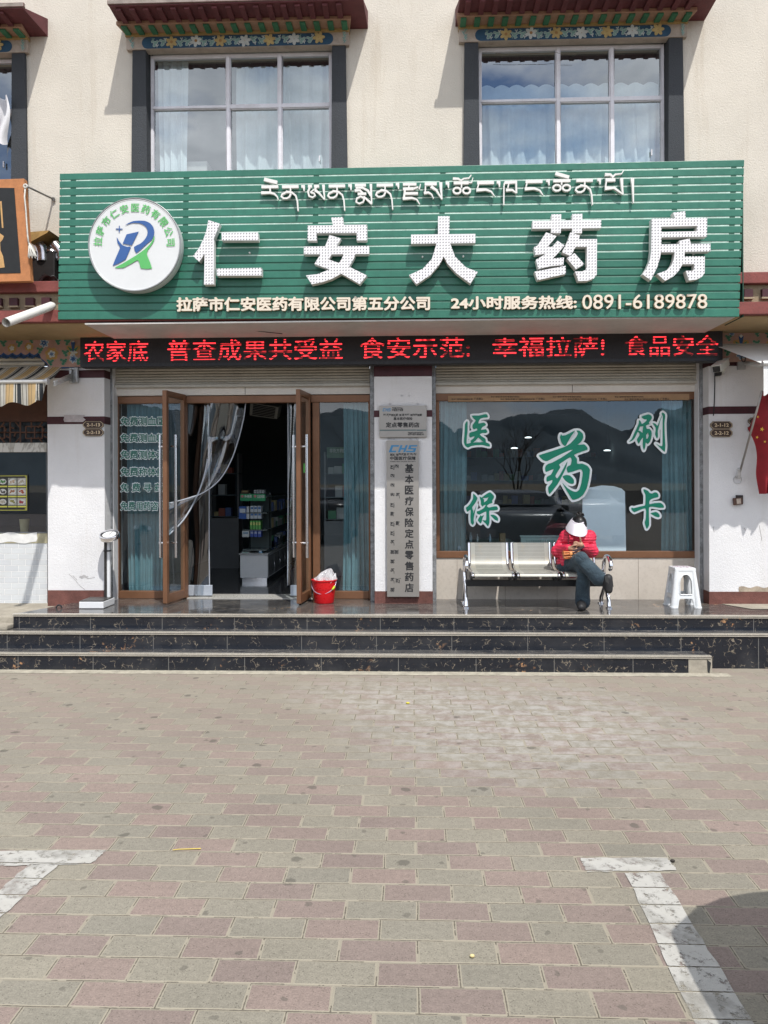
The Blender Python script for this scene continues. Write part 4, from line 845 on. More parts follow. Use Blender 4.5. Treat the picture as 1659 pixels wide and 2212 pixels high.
# green brush lettering stuck on the shop window
STG = mat('sticker_green', (.004, .25, .15), .4, var=.04); STW = mat('sticker_edge', (.86, .92, .93), .5, var=.04)
kk = .065105
SIGNS = [
 ('医', tfm(988.3, 874.9, kk), [[[(318,535),(335,580),(330,700),(328,900),(310,1020),(300,1150),(300,1270),(320,1285),(440,1255),(435,1180),(520,1120),(565,1030),(420,1080),(385,1020),(400,930),(470,900),(640,850),(650,800),(620,775),(570,805),(520,800),(495,740),(500,660),(600,520),(520,440),(475,355),(700,350),(945,300),(990,350),(1000,410),(850,425),(760,455),(715,510),(690,615),(860,585),(920,620),(935,670),(830,730),(775,825),(930,800),(970,850),(985,900),(930,935),(830,930),(735,975),(800,1040),(920,1120),(945,1240),(1020,1270),(1065,1310),(1062,1380),(950,1360),(810,1330),(600,1340),(450,1365),(340,1415),(250,1350),(210,1240),(220,1060),(235,850),(245,650),(280,570)], [(685,1075),(860,1230),(600,1240),(515,1250),(600,1180)]]], 66),
 ('保', tfm(993.7, 1047.7, kk), [[(440,285),(575,430),(500,600),(400,740),(440,870),(440,935),(545,660),(470,980),(450,1150),(460,1260),(420,1320),(360,1250),(345,1050),(350,820),(235,885),(200,780),(205,735),(250,710),(350,600),(430,450)], [[(655,385),(720,415),(800,350),(990,240),(1120,360),(1115,430),(1060,520),(1075,570),(1050,600),(960,630),(885,695),(950,745),(1100,715),(1210,710),(1250,770),(1240,820),(1100,845),(970,855),(975,1100),(970,1250),(925,1365),(850,1280),(735,1165),(830,1175),(865,1140),(865,880),(740,930),(640,980),(560,940),(560,870),(620,860),(780,770),(850,660),(790,670),(745,715),(690,640),(690,540),(655,440)], [(745,430),(870,430),(945,405),(890,510),(795,575),(790,480)]], [(680,1000),(710,1035),(790,995),(735,1120),(720,1200),(680,1275),(590,1170),(620,1100)], [(1005,995),(1110,985),(1210,1040),(1260,1110),(1250,1190),(1150,1150),(1080,1080)]], 68),
 ('药', tfm(1144.9, 912.7, .097657), [[(680,265),(710,290),(800,275),(990,180),(900,310),(830,430),(790,510),(750,515),(690,440),(660,330)], [(1020,180),(1090,185),(1160,250),(1170,340),(1120,430),(1045,495),(1190,485),(1250,540),(1265,600),(1150,640),(970,715),(1030,800),(1040,910),(1150,910),(1260,960),(1320,1050),(1290,1280),(1250,1450),(1170,1600),(1060,1680),(940,1710),(870,1610),(705,1330),(820,1450),(920,1510),(1010,1535),(1080,1490),(1130,1340),(1160,1130),(1140,1050),(1090,1035),(960,1080),(835,1110),(805,1020),(830,970),(890,940),(915,850),(905,790),(870,775),(750,850),(640,930),(665,990),(600,1100),(555,1185),(600,1235),(690,1100),(820,860),(790,1000),(700,1190),(600,1370),(430,1580),(400,1500),(400,1430),(480,1330),(485,1270),(370,1310),(360,1230),(385,1190),(460,1150),(515,1030),(350,1095),(330,1010),(350,950),(410,910),(480,890),(700,770),(940,605),(860,620),(700,690),(500,790),(370,855),(280,830),(190,735),(300,690),(760,540),(900,450),(1010,330),(1055,240)], [(715,1195),(790,1160),(880,1175),(960,1260),(965,1340),(920,1360),(850,1340),(770,1280)]], 52),
 ('刷', tfm(1344.7, 880.3, kk), [[[(620,300),(850,230),(940,270),(965,330),(940,400),(865,510),(890,550),(770,600),(800,715),(880,710),(945,780),(960,870),(940,1020),(900,1130),(830,1210),(760,1165),(745,1300),(705,1415),(670,1320),(660,1200),(670,1000),(600,1080),(530,1205),(475,1090),(480,1040),(555,920),(550,860),(495,810),(420,970),(370,1050),(310,1100),(210,1140),(300,1040),(380,860),(530,540),(535,440),(570,430),(600,480),(640,550),(780,450),(790,395),(730,395),(670,370)], [(570,630),(680,620),(650,845),(580,785),(520,770)], [(835,830),(865,930),(830,1030),(775,1040),(775,910)]], [(985,520),(1080,540),(1155,600),(1290,280),(1310,260),(1230,480),(1190,650),(1160,780),(1165,960),(1130,1030),(1070,890),(1090,760),(1080,660)], [(1325,170),(1390,220),(1405,300),(1380,530),(1390,900),(1410,1250),(1390,1470),(1290,1390),(1100,1200),(1200,1260),(1310,1270),(1320,900),(1320,500),(1325,290),(1285,210)]], 72),
 ('卡', tfm(1344.7, 1042.3, kk), [[(690,235),(730,228),(840,280),(900,350),(980,365),(1060,325),(1130,335),(1180,400),(1180,480),(1060,510),(950,550),(890,610),(885,715),(1050,685),(1250,675),(1340,740),(1365,830),(1200,835),(1000,800),(900,810),(870,850),(870,1100),(875,1410),(795,1535),(730,1340),(765,1200),(775,950),(740,860),(620,890),(390,985),(300,910),(285,850),(320,835),(365,850),(600,790),(740,755),(755,550),(750,400),(700,300)], [(920,1025),(1090,975),(1170,1010),(1220,1080),(1225,1130),(1180,1155),(1080,1125)]], 70)]
DES = {'医': 'upper left', '保': 'lower left', '药': 'large central', '刷': 'upper right', '卡': 'lower right'}
for ch, tf, shapes, bw in SIGNS:
    yf = YF+.012; tp2 = lambda x, y: (P(*tf(x, y), yf).x, P(*tf(x, y), yf).z)
    sc_ = (tp2(1000, 0)[0]-tp2(0, 0)[0])/1000; rb = bw*sc_
    bd = MB(); k = 0
    for sh in shapes:
        ol = sh[0] if isinstance(sh[0], list) else sh
        lp = [tp2(x, y) for x, y in smoothloop(ol, 2)]
        bd.prism(lp, [], yf-k*.00006, None); k += 1
        for i in range(len(lp)):
            a, b = lp[i], lp[(i+1) % len(lp)]; ang = math.atan2(b[1]-a[1], b[0]-a[0]); pts = []
            for j in range(6): t = ang+math.pi/2+math.pi*j/5; pts.append((a[0]+rb*math.cos(t), a[1]+rb*math.sin(t)))
            for j in range(6): t = ang-math.pi/2+math.pi*j/5; pts.append((b[0]+rb*math.cos(t), b[1]+rb*math.sin(t)))
            bd.add([(x, yf-k*.00006, z) for x, z in pts], [tuple(range(len(pts)))]); k += 1
    ed = bd.build('window_lettering', STW, None); tag(ed, f'{DES[ch]} green brush-written character with white edge on the wide shop window', 'window lettering', 'green characters on the shop window')
    yg = yf-k*.00006-.002; mb = MB()
    for i, sh in enumerate(shapes):
        ol, hl = (sh[0], sh[1:]) if isinstance(sh[0], list) else (sh, [])
        mb.prism([tp2(x, y) for x, y in smoothloop(ol, 3)], [[tp2(x, y) for x, y in h] for h in hl], yg-i*.0002, None)
    mb.build('green_stroke', STG, ed)
# green list of free services on the left side window
LAB = ['top line', 'second line', 'third line', 'fourth line', 'spaced fifth line', 'bottom line']
for i, (body, v, u1) in enumerate((('免费测血压', 910, 357), ('免费测血糖', 946, 357), ('免费测体温', 982, 357), ('免费称体重', 1019, 357), ('免 费 寻 药', 1053, 352), ('免费用药咨询', 1093, 358))):
    bx = (260.5, u1, v-9.5, v+9.5, 0)
    e = MB(); text(e, body, (bx[0]-1.6, bx[1]+1.6, bx[2]-1.6, bx[3]+1.6, 0), YF+.012, 0, .066)
    eo = e.build('window_lettering', STW, None); tag(eo, f'{LAB[i]} of the green white-edged lettering on the left side window', 'window lettering', 'service list on the side window')
    g = MB(); text(g, body, bx, YF+.009, 0, .022); g.build('green_stroke', mat('list_green', (.03, .17, .13), .5), eo)
# ---------------------------------------------------------------- interior
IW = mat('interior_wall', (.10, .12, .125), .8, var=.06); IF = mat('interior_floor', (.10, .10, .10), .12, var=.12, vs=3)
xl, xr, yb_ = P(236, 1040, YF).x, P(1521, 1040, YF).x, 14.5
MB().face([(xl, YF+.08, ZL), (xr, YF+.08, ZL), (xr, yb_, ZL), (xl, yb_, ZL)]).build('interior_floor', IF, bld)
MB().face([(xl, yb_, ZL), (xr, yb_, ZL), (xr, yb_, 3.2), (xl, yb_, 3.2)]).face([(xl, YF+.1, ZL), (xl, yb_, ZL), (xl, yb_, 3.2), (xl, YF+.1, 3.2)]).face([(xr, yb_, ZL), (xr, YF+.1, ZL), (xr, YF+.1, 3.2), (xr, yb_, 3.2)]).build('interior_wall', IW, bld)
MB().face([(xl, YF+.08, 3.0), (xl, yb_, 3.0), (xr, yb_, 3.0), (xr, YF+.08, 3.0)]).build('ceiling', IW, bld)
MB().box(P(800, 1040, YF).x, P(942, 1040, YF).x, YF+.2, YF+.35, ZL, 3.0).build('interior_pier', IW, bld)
CAB = mat('cabinet_front', (.72, .72, .72), .4, var=.05); CABD = mat('cabinet_side', (.26, .26, .26), .4, var=.08); SHELF = mat('shelf_glass', (.16, .2, .2), .2)
gx0, gx1 = P(518, 1040, 9.78).x, P(578, 1040, 9.78).x
gon = thing('display_counter', 'white based display shelf unit seen through the open door', 'shelf unit', ((gx0+gx1)/2, 9.9, ZL))
gz = P(545, 1198, 9.78).z
MB().box(gx0, gx1, 9.78, 12.6, ZL+.06, gz).build('base_cabinet', CAB, gon, bevel=.006)
MB().box(gx0+.02, gx1-.02, 9.81, 12.58, ZL, ZL+.06).build('plinth', STEEL, gon)
MB().box(gx0-.01, gx1+.01, 9.75, 12.61, gz, gz+.018).build('counter_top', mat('counter_stone', (.45, .46, .46), .3), gon, bevel=.004)
for i in range(6):
    y = 10.0+i*.43; d = MB().box(gx1, gx1+.004, y-.2, y+.2, ZL+.08, gz-.02).build('cabinet_door', CABD, gon)
    MB().tube([(gx1+.006, y+.1, gz-.1), (gx1+.03, y+.09, gz-.14), (gx1+.03, y+.09, gz-.19), (gx1+.006, y+.1, gz-.23)], .006, 6).build('handle', CHROME, d, smooth=1)
gt = P(545, 1066, 9.78).z; levels = [P(545, v, 9.85).z for v in (1187, 1144, 1107, 1073)]
for z_ in levels: MB().box(gx0+.02, gx1-.02, 9.83, 12.5, z_-.012, z_).build('shelf', SHELF, gon)
for x in (gx0+.04, gx1-.05):
    MB().box(x-.008, x+.008, 10.2, 10.22, gz+.018, gt).build('upright', STEEL, gon)
MB().box(gx0+.03, gx1-.03, 10.2, 10.215, gz+.02, gt-.02).build('back_panel', mat('shelf_back', (.05, .08, .08), .4), gon)
def hdr(u0, u1, body):
    o = MB().pxbox(u0, u1, 1067, 1082, 9.80, .01).build('header_board', mat('header_green', (.02, .30, .12), .5), gon)
    m2 = MB(); text(m2, body, (u0+9, u1-1.5, 1069, 1076), 9.797, 0, .02); m2.build('header_lettering', mat('header_white', (.7, .75, .7), .5), o)
    MB().prism([(P(u0+4.5, 1072, 9.797).x+.018*math.cos(t*.5), P(u0+4.5, 1072, 9.797).z+.018*math.sin(t*.5)) for t in range(12)], [], 9.796, None).build('header_mark', mat('header_mark', (.6, .25, .25), .5), o)
hdr(519, 545.5, '外用类'); hdr(546.5, 573, '五官科类')
BOXM = {}
def carton(u0, u1, v0, v1, Y, c, band, label, group=None, d=.12, mb_=None):
    o = MB().pxbox(u0, u1, v0, v1, Y, d).build('medicine_box', mat('carton_%d_%d_%d' % tuple(int(q*100) for q in c), c, .5, var=.05), None, bevel=.003)
    if band:
        w = u1-u0; h = v1-v0; MB().pxbox(u0+w*.12, u1-w*.12, v0+h*.18, v0+h*.5, Y-.002, .0015).build('printed_band', mat('band_%d_%d_%d' % tuple(int(q*100) for q in band), band, .5), o)
    return tag(o, label, 'medicine box', group)
carton(516, 532, 1094, 1121, 9.84, (.03, .10, .35), (.55, .6, .65), 'large dark blue medicine box on the second shelf of the display unit')
carton(532.5, 538, 1094, 1121, 9.84, (.55, .58, .6), None, 'tall white medicine box beside the large dark blue one')
for r_ in range(2):
    for c_ in range(3): carton(540.5+8.2*c_, 547.8+8.2*c_, 1093+14*r_, 1106.4+14*r_, 9.84, (.50, .55, .60), (.06, .16, .38), 'small white and blue medicine box stacked on the second shelf', 'white and blue boxes stacked on the second shelf')
for c_ in range(4): carton(540+6*c_, 545+6*c_, 1125, 1143.5, 9.84, (.12, .42, .10), (.6, .62, .2), 'slim lime green medicine box on the third shelf', 'lime green boxes on the third shelf')
for c_ in range(3): carton(540.5+8.2*c_, 547.6+8.2*c_, 1146, 1160, 9.84, (.05, .09, .36), (.35, .4, .55), 'small deep blue medicine box on the fourth shelf', 'deep blue boxes on the fourth shelf')
carton(523, 538, 1147, 1160, 9.84, (.55, .58, .58), (.2, .3, .4), 'wide white medicine box left of the deep blue boxes')
carton(522, 538, 1192, 1197.6, 9.84, (.55, .58, .56), (.2, .4, .3), 'flat white medicine box lying on the counter end')
carton(559, 566, 1188, 1197.6, 9.84, (.12, .35, .55), (.5, .55, .6), 'sky blue medicine box standing on the counter end')
for c_ in range(4): carton(548+6*c_, 553+6*c_, 1058, 1066, 9.95, (.50, .52, .52), (.4, .4, .4), 'little white medicine box on top of the display unit', 'little white boxes on top of the display unit')
carton(521, 537, 1059, 1066, 9.95, (.10, .07, .03), (.35, .25, .1), 'black and gold medicine box on top of the display unit')
rnd = random.Random(11)
SIDEB = [(.45, .47, .45), (.10, .3, .16), (.5, .42, .2), (.12, .18, .4), (.42, .44, .46)]
for z_ in [gz+.019]+levels[:3]:
    y = 10.28
    while y < 12.2:
        w = rnd.uniform(.09, .16); h = rnd.uniform(.07, .15); c = rnd.choice(SIDEB)
        if rnd.random() < .85: tag(MB().box(gx1-.11, gx1-.03, y, y+w*.9, z_, z_+h).build('medicine_box', mat('carton_%d_%d_%d' % tuple(int(q*100) for q in c), c, .5, var=.05), None), 'medicine box lined up along the long side of the display unit', 'medicine box', 'boxes along the long side of the display unit')
        y += w
PALB = [(.45, .47, .45), (.10, .3, .16), (.4, .12, .08), (.12, .18, .4), (.5, .42, .2), (.3, .33, .35)]
def shelf_wall(x0, x1, y, zs, label, grp, n):
    t = thing('wall_shelf', label, 'shelf', ((x0+x1)/2, y, ZL)); MB().box(x0, x1, y, y+.3, ZL, ZL+.75).build('base_cabinet', CABD, t)
    for z_ in zs: MB().box(x0, x1, y, y+.28, z_-.012, z_).build('shelf', SHELF, t)
    for s in (x0, x1-.02): MB().box(s, s+.02, y+.01, y+.28, ZL+.75, zs[-1]+.3).build('upright', CABD, t)
    for z_ in zs:
        x = x0+.05
        while x < x1-.14:
            w = rnd.uniform(.06, .12); h = rnd.uniform(.06, .16); c = rnd.choice(PALB)
            if rnd.random() < .75: tag(MB().box(x, x+w*.92, y+.04, y+.18, z_, z_+h).build('medicine_box', mat('carton_%d_%d_%d' % tuple(int(q*100) for q in c), c, .5, var=.05), None), grp+' medicine box in the dim shop', 'medicine box', grp+' medicine boxes in the dim shop')
            x += w
shelf_wall(P(454, 1040, 11.4).x, P(515, 1040, 11.4).x, 11.4, [ZL+.78, ZL+1.1, ZL+1.42], 'dark cabinet with shelves of boxes left of the display unit', 'left cabinet shelf', 8)
shelf_wall(P(700, 1040, 10.5).x, P(800, 1040, 10.5).x, 10.5, [ZL+.78, ZL+1.08, ZL+1.4], 'dark shelf with medicine boxes behind the right side window', 'side window shelf', 6)
shelf_wall(P(1000, 1040, 13).x, P(1490, 1040, 13).x, 13.2, [ZL+.9, ZL+1.3, ZL+1.7], 'long dark shelf along the back wall behind the wide window', 'back wall shelf', 6)
sg = MB().pxbox(706, 750, 966, 989, 10.2, .012).build('hanging_board', mat('sage_board', (.18, .30, .20), .6), None); tag(sg, 'green notice board hanging inside behind the right side window', 'notice board')
mb = MB(); text(mb, '非处方药区', (712, 748, 969, 978), 10.195, 0, .02); mb.build('board_lettering', mat('header_white', (.7, .75, .7), .5), sg)
v_ = MB()
q = [P(541, 869, 9.9), P(602, 880, 9.9), P(598, 905, 9.9), P(539, 897, 9.9)]
v_.hexa([q[3], q[2], q[1], q[0]]+[p+Vector((0, .25, .06)) for p in (q[3], q[2], q[1], q[0])]); vo = v_.build('air_conditioner', mat('aircon_beige', (.36, .36, .33), .5), None); tag(vo, 'beige air conditioner unit hanging tilted under the dark ceiling', 'air conditioner')
g_ = MB()
for i in range(7):
    a, b = i/7+.03, (i+.75)/7+.03
    def bl(s, t): return q[0]*(1-s)*(1-t)+q[1]*s*(1-t)+q[3]*(1-s)*t+q[2]*s*t
    g_.face([bl(.1, a*.9+.05)+Vector((0, -.003, 0)), bl(.1, b*.9+.05)+Vector((0, -.003, 0)), bl(.9, b*.9+.05)+Vector((0, -.003, 0)), bl(.9, a*.9+.05)+Vector((0, -.003, 0))][::1])
g_.build('grille', DARK, vo)
LAMPM = NT('lit_lamp'); LAMPM.color((.9, .9, .9)); LAMPM.b.inputs['Emission Color'].default_value = (.95, 1, 1, 1); LAMPM.b.inputs['Emission Strength'].default_value = 1.6
for (u, v, lb) in ((1141, 946, 'lit lamp inside, right of the bare tree reflection'), (1111, 969, 'lit lamp inside, lowest and leftmost of the lamps behind the wide window'), (1311.6, 974, 'lit lamp inside between the large central character and the upper right one'), (1348, 946, 'lit lamp inside beside the upper right character')):
    c = P(u, v, 12.2); o = MB().lathe([(.0001, 0), (.05, 0), (.055, .01), (.02, .02), (.0001, .02)], c, 16).build('ceiling_lamp', LAMPM.m, None, smooth=40); tag(o, lb, 'lamp', 'lit lamps inside the pharmacy')
    MB().tube([c+Vector((0, 0, .03)), (c.x, c.y, 3.0)], .003, 5).build('lamp_rod', BLACK, o)
pleats('curtain', P(272, 0, YF+.14).x, P(345, 0, YF+.14).x, ZL+.05, H0, YF+.15, .022, .06, TEAL, 'teal pleated curtain behind the lettered left side window')
pleats('curtain', P(737, 0, YF+.14).x, P(797, 0, YF+.14).x, ZL+.05, H0, YF+.14, .022, .06, TEAL, 'teal pleated curtain behind the side window by the red bucket')
pleats('curtain', P(950, 0, YF+.14).x, P(1003, 0, YF+.14).x, W0-.1, W1, YF+.14, .024, .06, TEAL, 'teal pleated curtain at the left end of the wide shop window')
pleats('curtain', P(1425, 0, YF+.14).x, P(1499, 0, YF+.14).x, W0-.1, W1, YF+.14, .024, .06, TEAL, 'teal pleated curtain at the right end of the wide shop window')
sb = MB(); w2_ = [(1258.5, 1190), (1258.5, 1060), (1275, 1053), (1300, 1048.5), (1325, 1050), (1342, 1055), (1350, 1062), (1352.5, 1190)]
yb2 = YF+.07; sb.prism([(P(u, v, yb2).x, P(u, v, yb2).z-.0) for u, v in w2_], [], yb2, yb2+.02)
o = sb.build('white_board', mat('board_white', (.78, .80, .84), .35, var=.03), None); tag(o, 'white arched board standing inside the wide shop window', 'board')
dk = MB().box(P(1000, 0, YF+.3).x, P(1110, 0, YF+.3).x, YF+.3, YF+.9, ZL, P(1050, 1172, YF+.3).z).build('desk', mat('desk_sage', (.22, .27, .25), .5), None); tag(dk, 'grey green desk behind the wide shop window', 'desk')
bs = MB(); zt_, zb_ = P(1150, 1160, YF+.35).z, P(1150, 1190, YF+.35).z-.05
bx0, bx1 = P(1121, 0, YF+.35).x, P(1215, 0, YF+.35).x
holes = [[(bx0+.06+i*.026, zt_-.04-j*.022), (bx0+.06+i*.026, zt_-.04-j*.022-.012), (bx0+.06+i*.026+.014, zt_-.04-j*.022-.012), (bx0+.06+i*.026+.014, zt_-.04-j*.022)] for i in range(13) for j in range(4)]
bs.prism([(bx0, zb_), (bx1, zb_), (bx1, zt_), (bx0, zt_)], holes, YF+.35, YF+.36); bs.box(bx0, bx1, YF+.36, YF+.62, zb_, zb_+.01); bs.box(bx0-.01, bx1+.01, YF+.338, YF+.365, zt_, zt_+.018)
o = bs.build('plastic_basket', mat('mint_plastic', (.42, .50, .46), .5), None); tag(o, 'pale green perforated plastic basket behind the seated person', 'basket')
for (u0, u1, v0, c, lb, rr) in ((1014, 1020, 1151, (.30, .38, .42), 'cloudy plastic bottle standing on the desk inside the window', 1), (1030, 1034, 1155, (.45, .47, .46), 'small white bottle standing on the desk inside the window', 1), (1057, 1062, 1155, (.25, .33, .38), 'dark capped bottle standing on the desk inside the window', 1)):
    a = P((u0+u1)/2, 1171, YF+.4); r_ = (P(u1, 0, YF+.4).x-P(u0, 0, YF+.4).x)/2*1.3; h = P(u0, v0, YF+.4).z-a.z
    z0_ = P(1050, 1172, YF+.3).z
    o = MB().lathe([(.0001, 0), (r_, 0), (r_, h*.6), (r_*.45, h*.75), (r_*.45, h*.85), (r_*.6, h*.85), (r_*.6, h), (.0001, h)], (a.x, YF+.45, z0_), 14).build('bottle', mat('bottle_%d' % u0, c, .25), None, smooth=40); tag(o, lb, 'bottle')
o = MB().box(P(1076, 0, YF+.4).x, P(1088, 0, YF+.4).x, YF+.4, YF+.5, P(1050, 1172, YF+.3).z, P(1080, 1152, YF+.4).z).build('carton', mat('brown_card', (.25, .17, .09), .8), None, bevel=.003); tag(o, 'small brown cardboard box on the desk inside the window', 'box')
# ---------------------------------------------------------------- clear plastic door curtain
def pvc(name, bump, dist):
    t = NT(name); t.n.remove(t.b)
    tr = t.new('BsdfTransparent'); tr.inputs[0].default_value = (.84, .87, .89, 1); gl = t.new('BsdfGlossy'); gl.inputs['Roughness'].default_value = .03
    fr = t.fres(2.0); ms = t.new('MixShader')
    bp = t.new('Bump'); bp.inputs['Strength'].default_value = bump; bp.inputs['Distance'].default_value = dist; t.lk(t.noise(2.6, 1, .5, t.map((1, 1, .6)), 1.5), bp.inputs['Height']); t.lk(bp.outputs[0], gl.inputs['Normal'])
    t.lk(fr, ms.inputs[0]); t.lk(tr.outputs[0], ms.inputs[1]); t.lk(gl.outputs[0], ms.inputs[2]); t.lk(ms.outputs[0], t.out.inputs[0]); return t.m
PVC = pvc('clear_plastic_sheet', .12, .02); PVD = pvc('swept_plastic_sheet', .06, .02); PEDGE = mat('plastic_hem', (.42, .45, .50), .3, var=.1, vs=20)
pc = thing('plastic_door_curtain', 'clear plastic sheet curtain swept aside and tied to the left door handle', 'door curtain', (P(440, 0, YF).x, YF+.1, ZL))
def pvcs(fn, nu, nv, edge, m_=None):
    o = MB().sheet(fn, nu, nv).build('plastic_sheet', m_ or PVC, pc, smooth=1)
    if edge: MB().tube([fn(*e) for e in edge], .007, 6).build('hem', PEDGE, o, smooth=1)
    return o
def lft(a, b):
    p = P(402+50*a, 869+421*b, YF+.11); return p+Vector((0, .02*math.sin(5*a+2*b)+.008*math.sin(9*b+4*a), 0))
pvcs(lft, 12, 20, [(1, i/20) for i in range(21)])
MB().box(P(396, 0, YF+.10).x, P(454, 0, YF+.10).x, YF+.095, YF+.125, ZL+.02, P(420, 1264, YF+.1).z).build('bottom_weight', mat('curtain_weight', (.46, .50, .56), .35, .3, var=.1), pc, bevel=.006)
MB().box(P(623, 0, YF+.10).x, P(641, 0, YF+.10).x, YF+.095, YF+.125, ZL+.02, P(420, 1264, YF+.1).z).build('bottom_weight', mat('curtain_weight', (.46, .50, .56), .35, .3, var=.1), pc, bevel=.006)
pvcs(lambda a, b: P(622+18*a, 869+395*b, YF+.11)+Vector((0, .02*math.sin(5*a+4*b), 0)), 6, 20, [(0, i/20) for i in range(21)])
OUT = [(531, 868), (527, 905), (517, 950), (502, 995), (478, 1035), (445, 1062), (405, 1077), (362, 1088)]; INN = [(446, 868), (449, 920), (452, 960), (450, 1000), (438, 1045), (420, 1085), (395, 1125), (362, 1158)]
def crv(L, t):
    t *= len(L)-1; i = min(int(t), len(L)-2); f = t-i; p0, p1, p2, p3 = L[max(i-1, 0)], L[i], L[i+1], L[min(i+2, len(L)-1)]
    return tuple(.5*((2*p1[k])+(-p0[k]+p2[k])*f+(2*p0[k]-5*p1[k]+4*p2[k]-p3[k])*f*f+(-p0[k]+3*p1[k]-3*p2[k]+p3[k])*f**3) for k in (0, 1))
def drape(a, b):
    o_, i_ = crv(OUT, b), crv(INN, b); u, v = i_[0]+(o_[0]-i_[0])*a, i_[1]+(o_[1]-i_[1])*a
    Y = YF+.08-.42*max(0, b-.25)/.75; p = P(u, v, Y); return p+Vector((0, -(.055*math.sin(1.9*math.pi*a+2.4*b+.6)+.022*math.sin(5.1*a+5.5*b))*(1-.5*b), .0))
dp = pvcs(drape, 26, 40, [(1, i/40) for i in range(41)], PVD)
MB().tube([drape(0, i/40) for i in range(16, 41)], .009, 6).build('hem', PEDGE, dp, smooth=1)
# ---------------------------------------------------------------- plaques and number plates
BRUSH = mat('brushed_steel_plate', (.34, .32, .295), .36, .6, var=.05, vs=3); INK = mat('black_ink', (.02, .02, .022), .5); CHB = mat('insurance_blue', (.05, .22, .42), .45)
def chs(mb, u0, v0, u1, v1, Y):
    """the three-letter health insurance mark: slanted linked letters"""
    tf = lambda x, y: (lambda q: (q.x, q.z))(P(u0+(u1-u0)*(x+.10*(1-y)-.05), v0+(v1-v0)*y, Y)); w = .24
    hb = lambda x0, x1, y0, y1: mb.prism([tf(x0, y1), tf(x1, y1), tf(x1, y0), tf(x0, y0)], [], Y-mb.k*.00006, None) or setattr(mb, 'k', mb.k+1)
    for r_ in ((0, .30, 0, .22), (0, .09, .22, .78), (0, .27, .78, 1), (.35, .43, 0, 1), (.43, .55, .40, .62), (.55, .63, 0, 1), (.69, 1, 0, .20), (.69, .78, .20, .40), (.69, 1, .40, .60), (.91, 1, .60, .80), (.66, 1, .80, 1)): hb(*r_)
def tibline(mb, u0, u1, v, h, Y, seed):
    """a line of small Tibetan syllables"""
    r_ = random.Random(seed); u = u0
    base = {'na': (320, 258), 'sa': (560, 222), 'nga': (1232, 207), 'rdza': (290, 230), 'tsho': (925, 130), 'po': (1212, 62), 'a': (660, 252)}
    while u < u1-h*.7:
        mb.k = 0
        k = r_.choice(list(base)); bx, by = base[k]; s = h/210
        for pts, a, b in tib(0, 0, k): mb.ribbon([(x-bx, y-by) for x, y in pts], a*1.5, b*1.5, lambda x, y: (lambda q: (q.x, q.z))(P(u+s*x, v+s*y, Y)), Y, None)
        u += h*1.25 if r_.random() < .7 else h*1.6
        if r_.random() < .5: mb.ribbon([(0, 0), (0, 60)], 45, 10, lambda x, y: (lambda q: (q.x, q.z))(P(u-h*.22+s*x, v+s*y, Y)), Y, None)
p1 = MB().pxbox(819.5, 921.6, 876, 944.6, YP-.03, .02).build('wall_plaque', BRUSH, None, bevel=.003); tag(p1, 'small wide steel health insurance plaque on the middle pillar, above the tall plaque', 'plaque')
mb = MB(); chs(mb, 827, 882, 844, 888.5, YP-.0315); mb.build('emblem', CHB, p1)
mb = MB(); Yq = YP-.0315
text(mb, '中国医疗保障', (846.5, 871, 882.5, 888.5), Yq, 0, .022); text(mb, '基本医疗保险', (850, 891, 901, 907.5), Yq, 0, .03); text(mb, '定点零售药店', (833.5, 906, 912, 923.5), Yq, 0, .035); text(mb, '拉萨市医疗保障局 制', (881, 915.5, 936.3, 940.3), Yq, 0, .025)
tibline(mb, 847, 871, 880, 2.6, Yq, 1); tibline(mb, 828, 913, 894, 4.2, Yq, 2); tibline(mb, 881, 915, 933.4, 2.4, Yq, 3)
mb.build('plaque_lettering', INK, p1)
mb = MB().pxbox(820, 898.5, 928, 930.6, Yq, .001).pxbox(899.5, 921, 928, 930.6, Yq, .001); mb.build('grey_stripe', mat('plaque_stripe', (.10, .15, .15), .5), p1)
p2 = MB().pxbox(836, 904.6, 951, 1289.5, YP-.045, .035).build('wall_plaque', BRUSH, None, bevel=.004); tag(p2, 'tall narrow steel plaque with a vertical line of black characters on the middle pillar', 'plaque')
Yq = YP-.0465; mb = MB(); chs(mb, 842.5, 961.5, 899, 977, Yq); mb.build('emblem', CHB, p2)
mb = MB(); text(mb, '中国医疗保障', (842.5, 898, 985.8, 994), Yq, 0, .03); text(mb, 'CHINA HEALTHCARE SECURITY', (843, 898, 995.7, 998.2), Yq, 0, .02); tibline(mb, 842.5, 897, 979.3, 4.6, Yq, 5)
for i, ch in enumerate('基本医疗保险定点零售药店'): v = 1002+23.45*i; text(mb, ch, (874.5, 893.5, v, v+19.3), Yq, 0, .03)
for i in range(14):
    v = 1004+20.4*i; tibline(mb, 843.5, 843.5+(13 if i % 3 else 17), v, 7.2, Yq, 20+i)
mb.build('plaque_lettering', INK, p2)
bo = MB()
for u, v in ((842, 872.5), (902, 872.5), (840, 947.5), (851, 948.5), (887, 948.5), (901, 947.5), (853, 1292), (884, 1292), (868, 855), (884, 855), (866.5, 811), (883, 811)): bo.lathe([(.0001, -.004), (.008, -.004), (.008, .006)], (P(u, v, YP).x, YP-.002, P(u, v, YP).z), 8, 0, M90)
bo.build('anchor_bolt', mat('bolt_dark', (.07, .06, .06), .6), pMx[2])
PLB = mat('number_plate_brown', (.055, .034, .026), .5, var=.2, vs=40); PLT = mat('number_plate_gold', (.68, .54, .36), .45)
